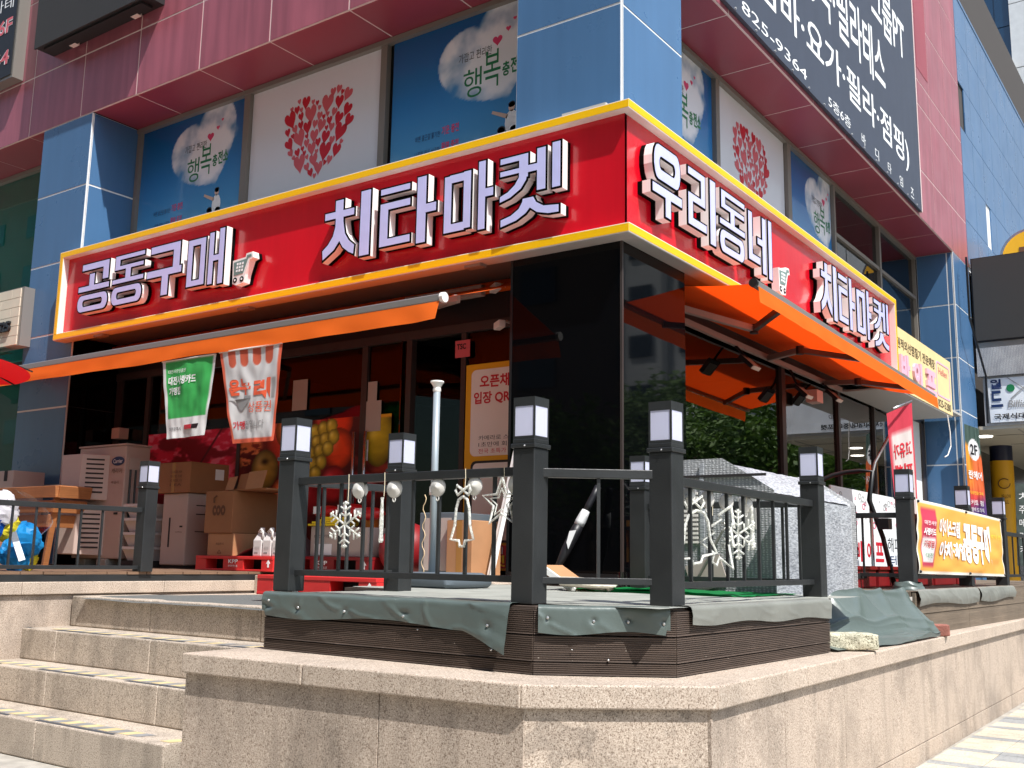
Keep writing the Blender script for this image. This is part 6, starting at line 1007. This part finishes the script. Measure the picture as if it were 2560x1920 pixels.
# tower behind with sign
tw = thing('glass_tower', 'tall dark blue glass tower with white cladding and a white hanging sign', 'building', (-4, 46, 0))
MB().box(-30, -6.6, 45, 60, 0, 40).build('core', 'tower_g', tw)
for i in range(9):
    for j in range(12): panel(PL(44.98), -12+.9*i*.67, -12+.9*(i+1)*.67, 14+1.6*j, 15.6+1.6*j, 'tower_g', tw, 'glass_panel', .04, .05, .02)
for i in range(8):
    for j in range(10): panel(PL(44.9), -6.6+2.0*i, -4.6+2.0*i, 10+2.9*j, 12.9+2.9*j, 'tower_w', tw, 'cladding_panel', .08, .04, .05)
MB().box(-6.6, 10, 45, 60, 0, 40).build('core', 'tower_w', tw); MB().box(-8.0, -6.6, 44.4, 45, 21.7, 22.0).build('ledge', 'tower_w', tw); text('원', PL(44.9), -8.3, 23.6, -7.4, 24.6, 'paint_w', 'lettering', tw, depth=.2, bold=.05)
# ================================================================== street across, for window reflections; the brown side also holds back sky light
def tree(name, lab, seed):
    r = random.Random(seed); t = thing(name, lab, 'tree', (0, 0, 0), 'street trees across the road', local=True); mb = MB(); mb.tube([(0, 0, 0), (.05, .02, 1), (-.04, .05, 2), (.05, 0, 3.2)], .14, 8, r1=.08); limbs = []
    for k in range(9): a = k*2.4+r.random(); L = 1.2+r.random()*1.3; b = Vector((0, 0, 2.0+.18*k)); e = b+Vector((cos(a)*L, sin(a)*L, .5+r.random()*1.3)); mb.tube([b, (b+e)/2+Vector((0, 0, .12)), e], .05, 6, r1=.015); limbs.append(e)
    mb.build('trunk', 'bark', t, smooth=True); cr = MB(); cl = []
    for e in limbs: cl += [(e, .8)]+[(e+Vector((r.gauss(0, .5), r.gauss(0, .5), r.gauss(.2, .4))), .55) for _ in range(4)]
    cl += [(Vector((r.gauss(0, .6), r.gauss(0, .6), 3.6+r.random()*1.8)), .7) for _ in range(10)]
    for c, R in cl:
        for _ in range(95):
            d = Vector((r.gauss(0, 1), r.gauss(0, 1), r.gauss(0, 1))).normalized()*R*r.random()**.4; p = c+d; a = Vector((r.gauss(0, 1), r.gauss(0, 1), r.gauss(0, .5))).normalized(); b = a.orthogonal().normalized(); s = .07+.06*r.random(); cr.add([p-a*s, p+b*s*.5, p+a*s, p-b*s*.5], [(0, 1, 2, 3)])
    cr.build('crown', 'leaf', t); return t
t0 = tree('street_tree', 'leafy street tree across the road mirrored in the shop windows', 3); spots = [(3.6, 20.5), (3.4, 23.0), (3.0, 25.6), (2.2, 28), (3.4, 31), (2.6, 34), (4.4, 33), (5.2, 24), (5.6, 29), (6.0, 36), (5.0, 20.8), (1.0, -9), (-4.5, -10), (-9, -9.5), (5.5, -8.5), (-13, -9), (-17.5, -9.6), (-1.8, -9.3), (-22, -9)]  # unseen row behind the camera is set dense to hold back sky light
for k, (x, y) in enumerate(spots):
    if k == 0: t0.location = (x, y, 0); t0.scale = (1, 1, .85)
    else:
        o = dup(t0, (x, y, 0), None, k*1.3); o.scale = (1, 1, .8+.15*((k*7) % 5)/4)
def block(lab, x0, x1, y0, y1, h, nx, ny, nz, seed, wm_='apt'):
    t = thing('apartment_block', lab, 'building', ((x0+x1)/2, (y0+y1)/2, 0), 'apartment blocks across the road'); MB().box(x0, x1, y0, y1, 0, h).build('wall', wm_, t); fh = h/nz
    wm = MB().box(-.75, .75, -.04, .04, -.65, .65).mesh('window', 'apt_w'); wm2 = MB().box(-.04, .04, -.75, .75, -.65, .65).mesh('window', 'apt_w')
    for k in range(nz):
        for i in range(nx):
            xx = x0+(i+.5)*(x1-x0)/nx
            for yy in (y0-.06, y1+.06): put('window', wm, t, loc=(xx, yy, (k+.55)*fh))
        for j in range(ny): put('window', wm2, t, loc=(x0-.02, y0+(j+.5)*(y1-y0)/ny, (k+.55)*fh))
    for i in range(nx+1): MB().box(x0+i*(x1-x0)/nx-.2, x0+i*(x1-x0)/nx+.2, y0-.15, y0-.01, 0, h).build('stripe', 'apt_b', t)
block('pale apartment block at the far end of the road', 16, 32, 52, 66, 44, 5, 4, 15, 1); block('pale apartment block beside the road', 24, 36, 24, 40, 40, 4, 5, 14, 2); block('unseen brown apartment block widened behind the street trees to cut sky light', -62, 18, -30, -17, 27, 20, 3, 9, 3, 'apt_d')  # brown block is unseen: widened, moved nearer and darkened to hold back sky light
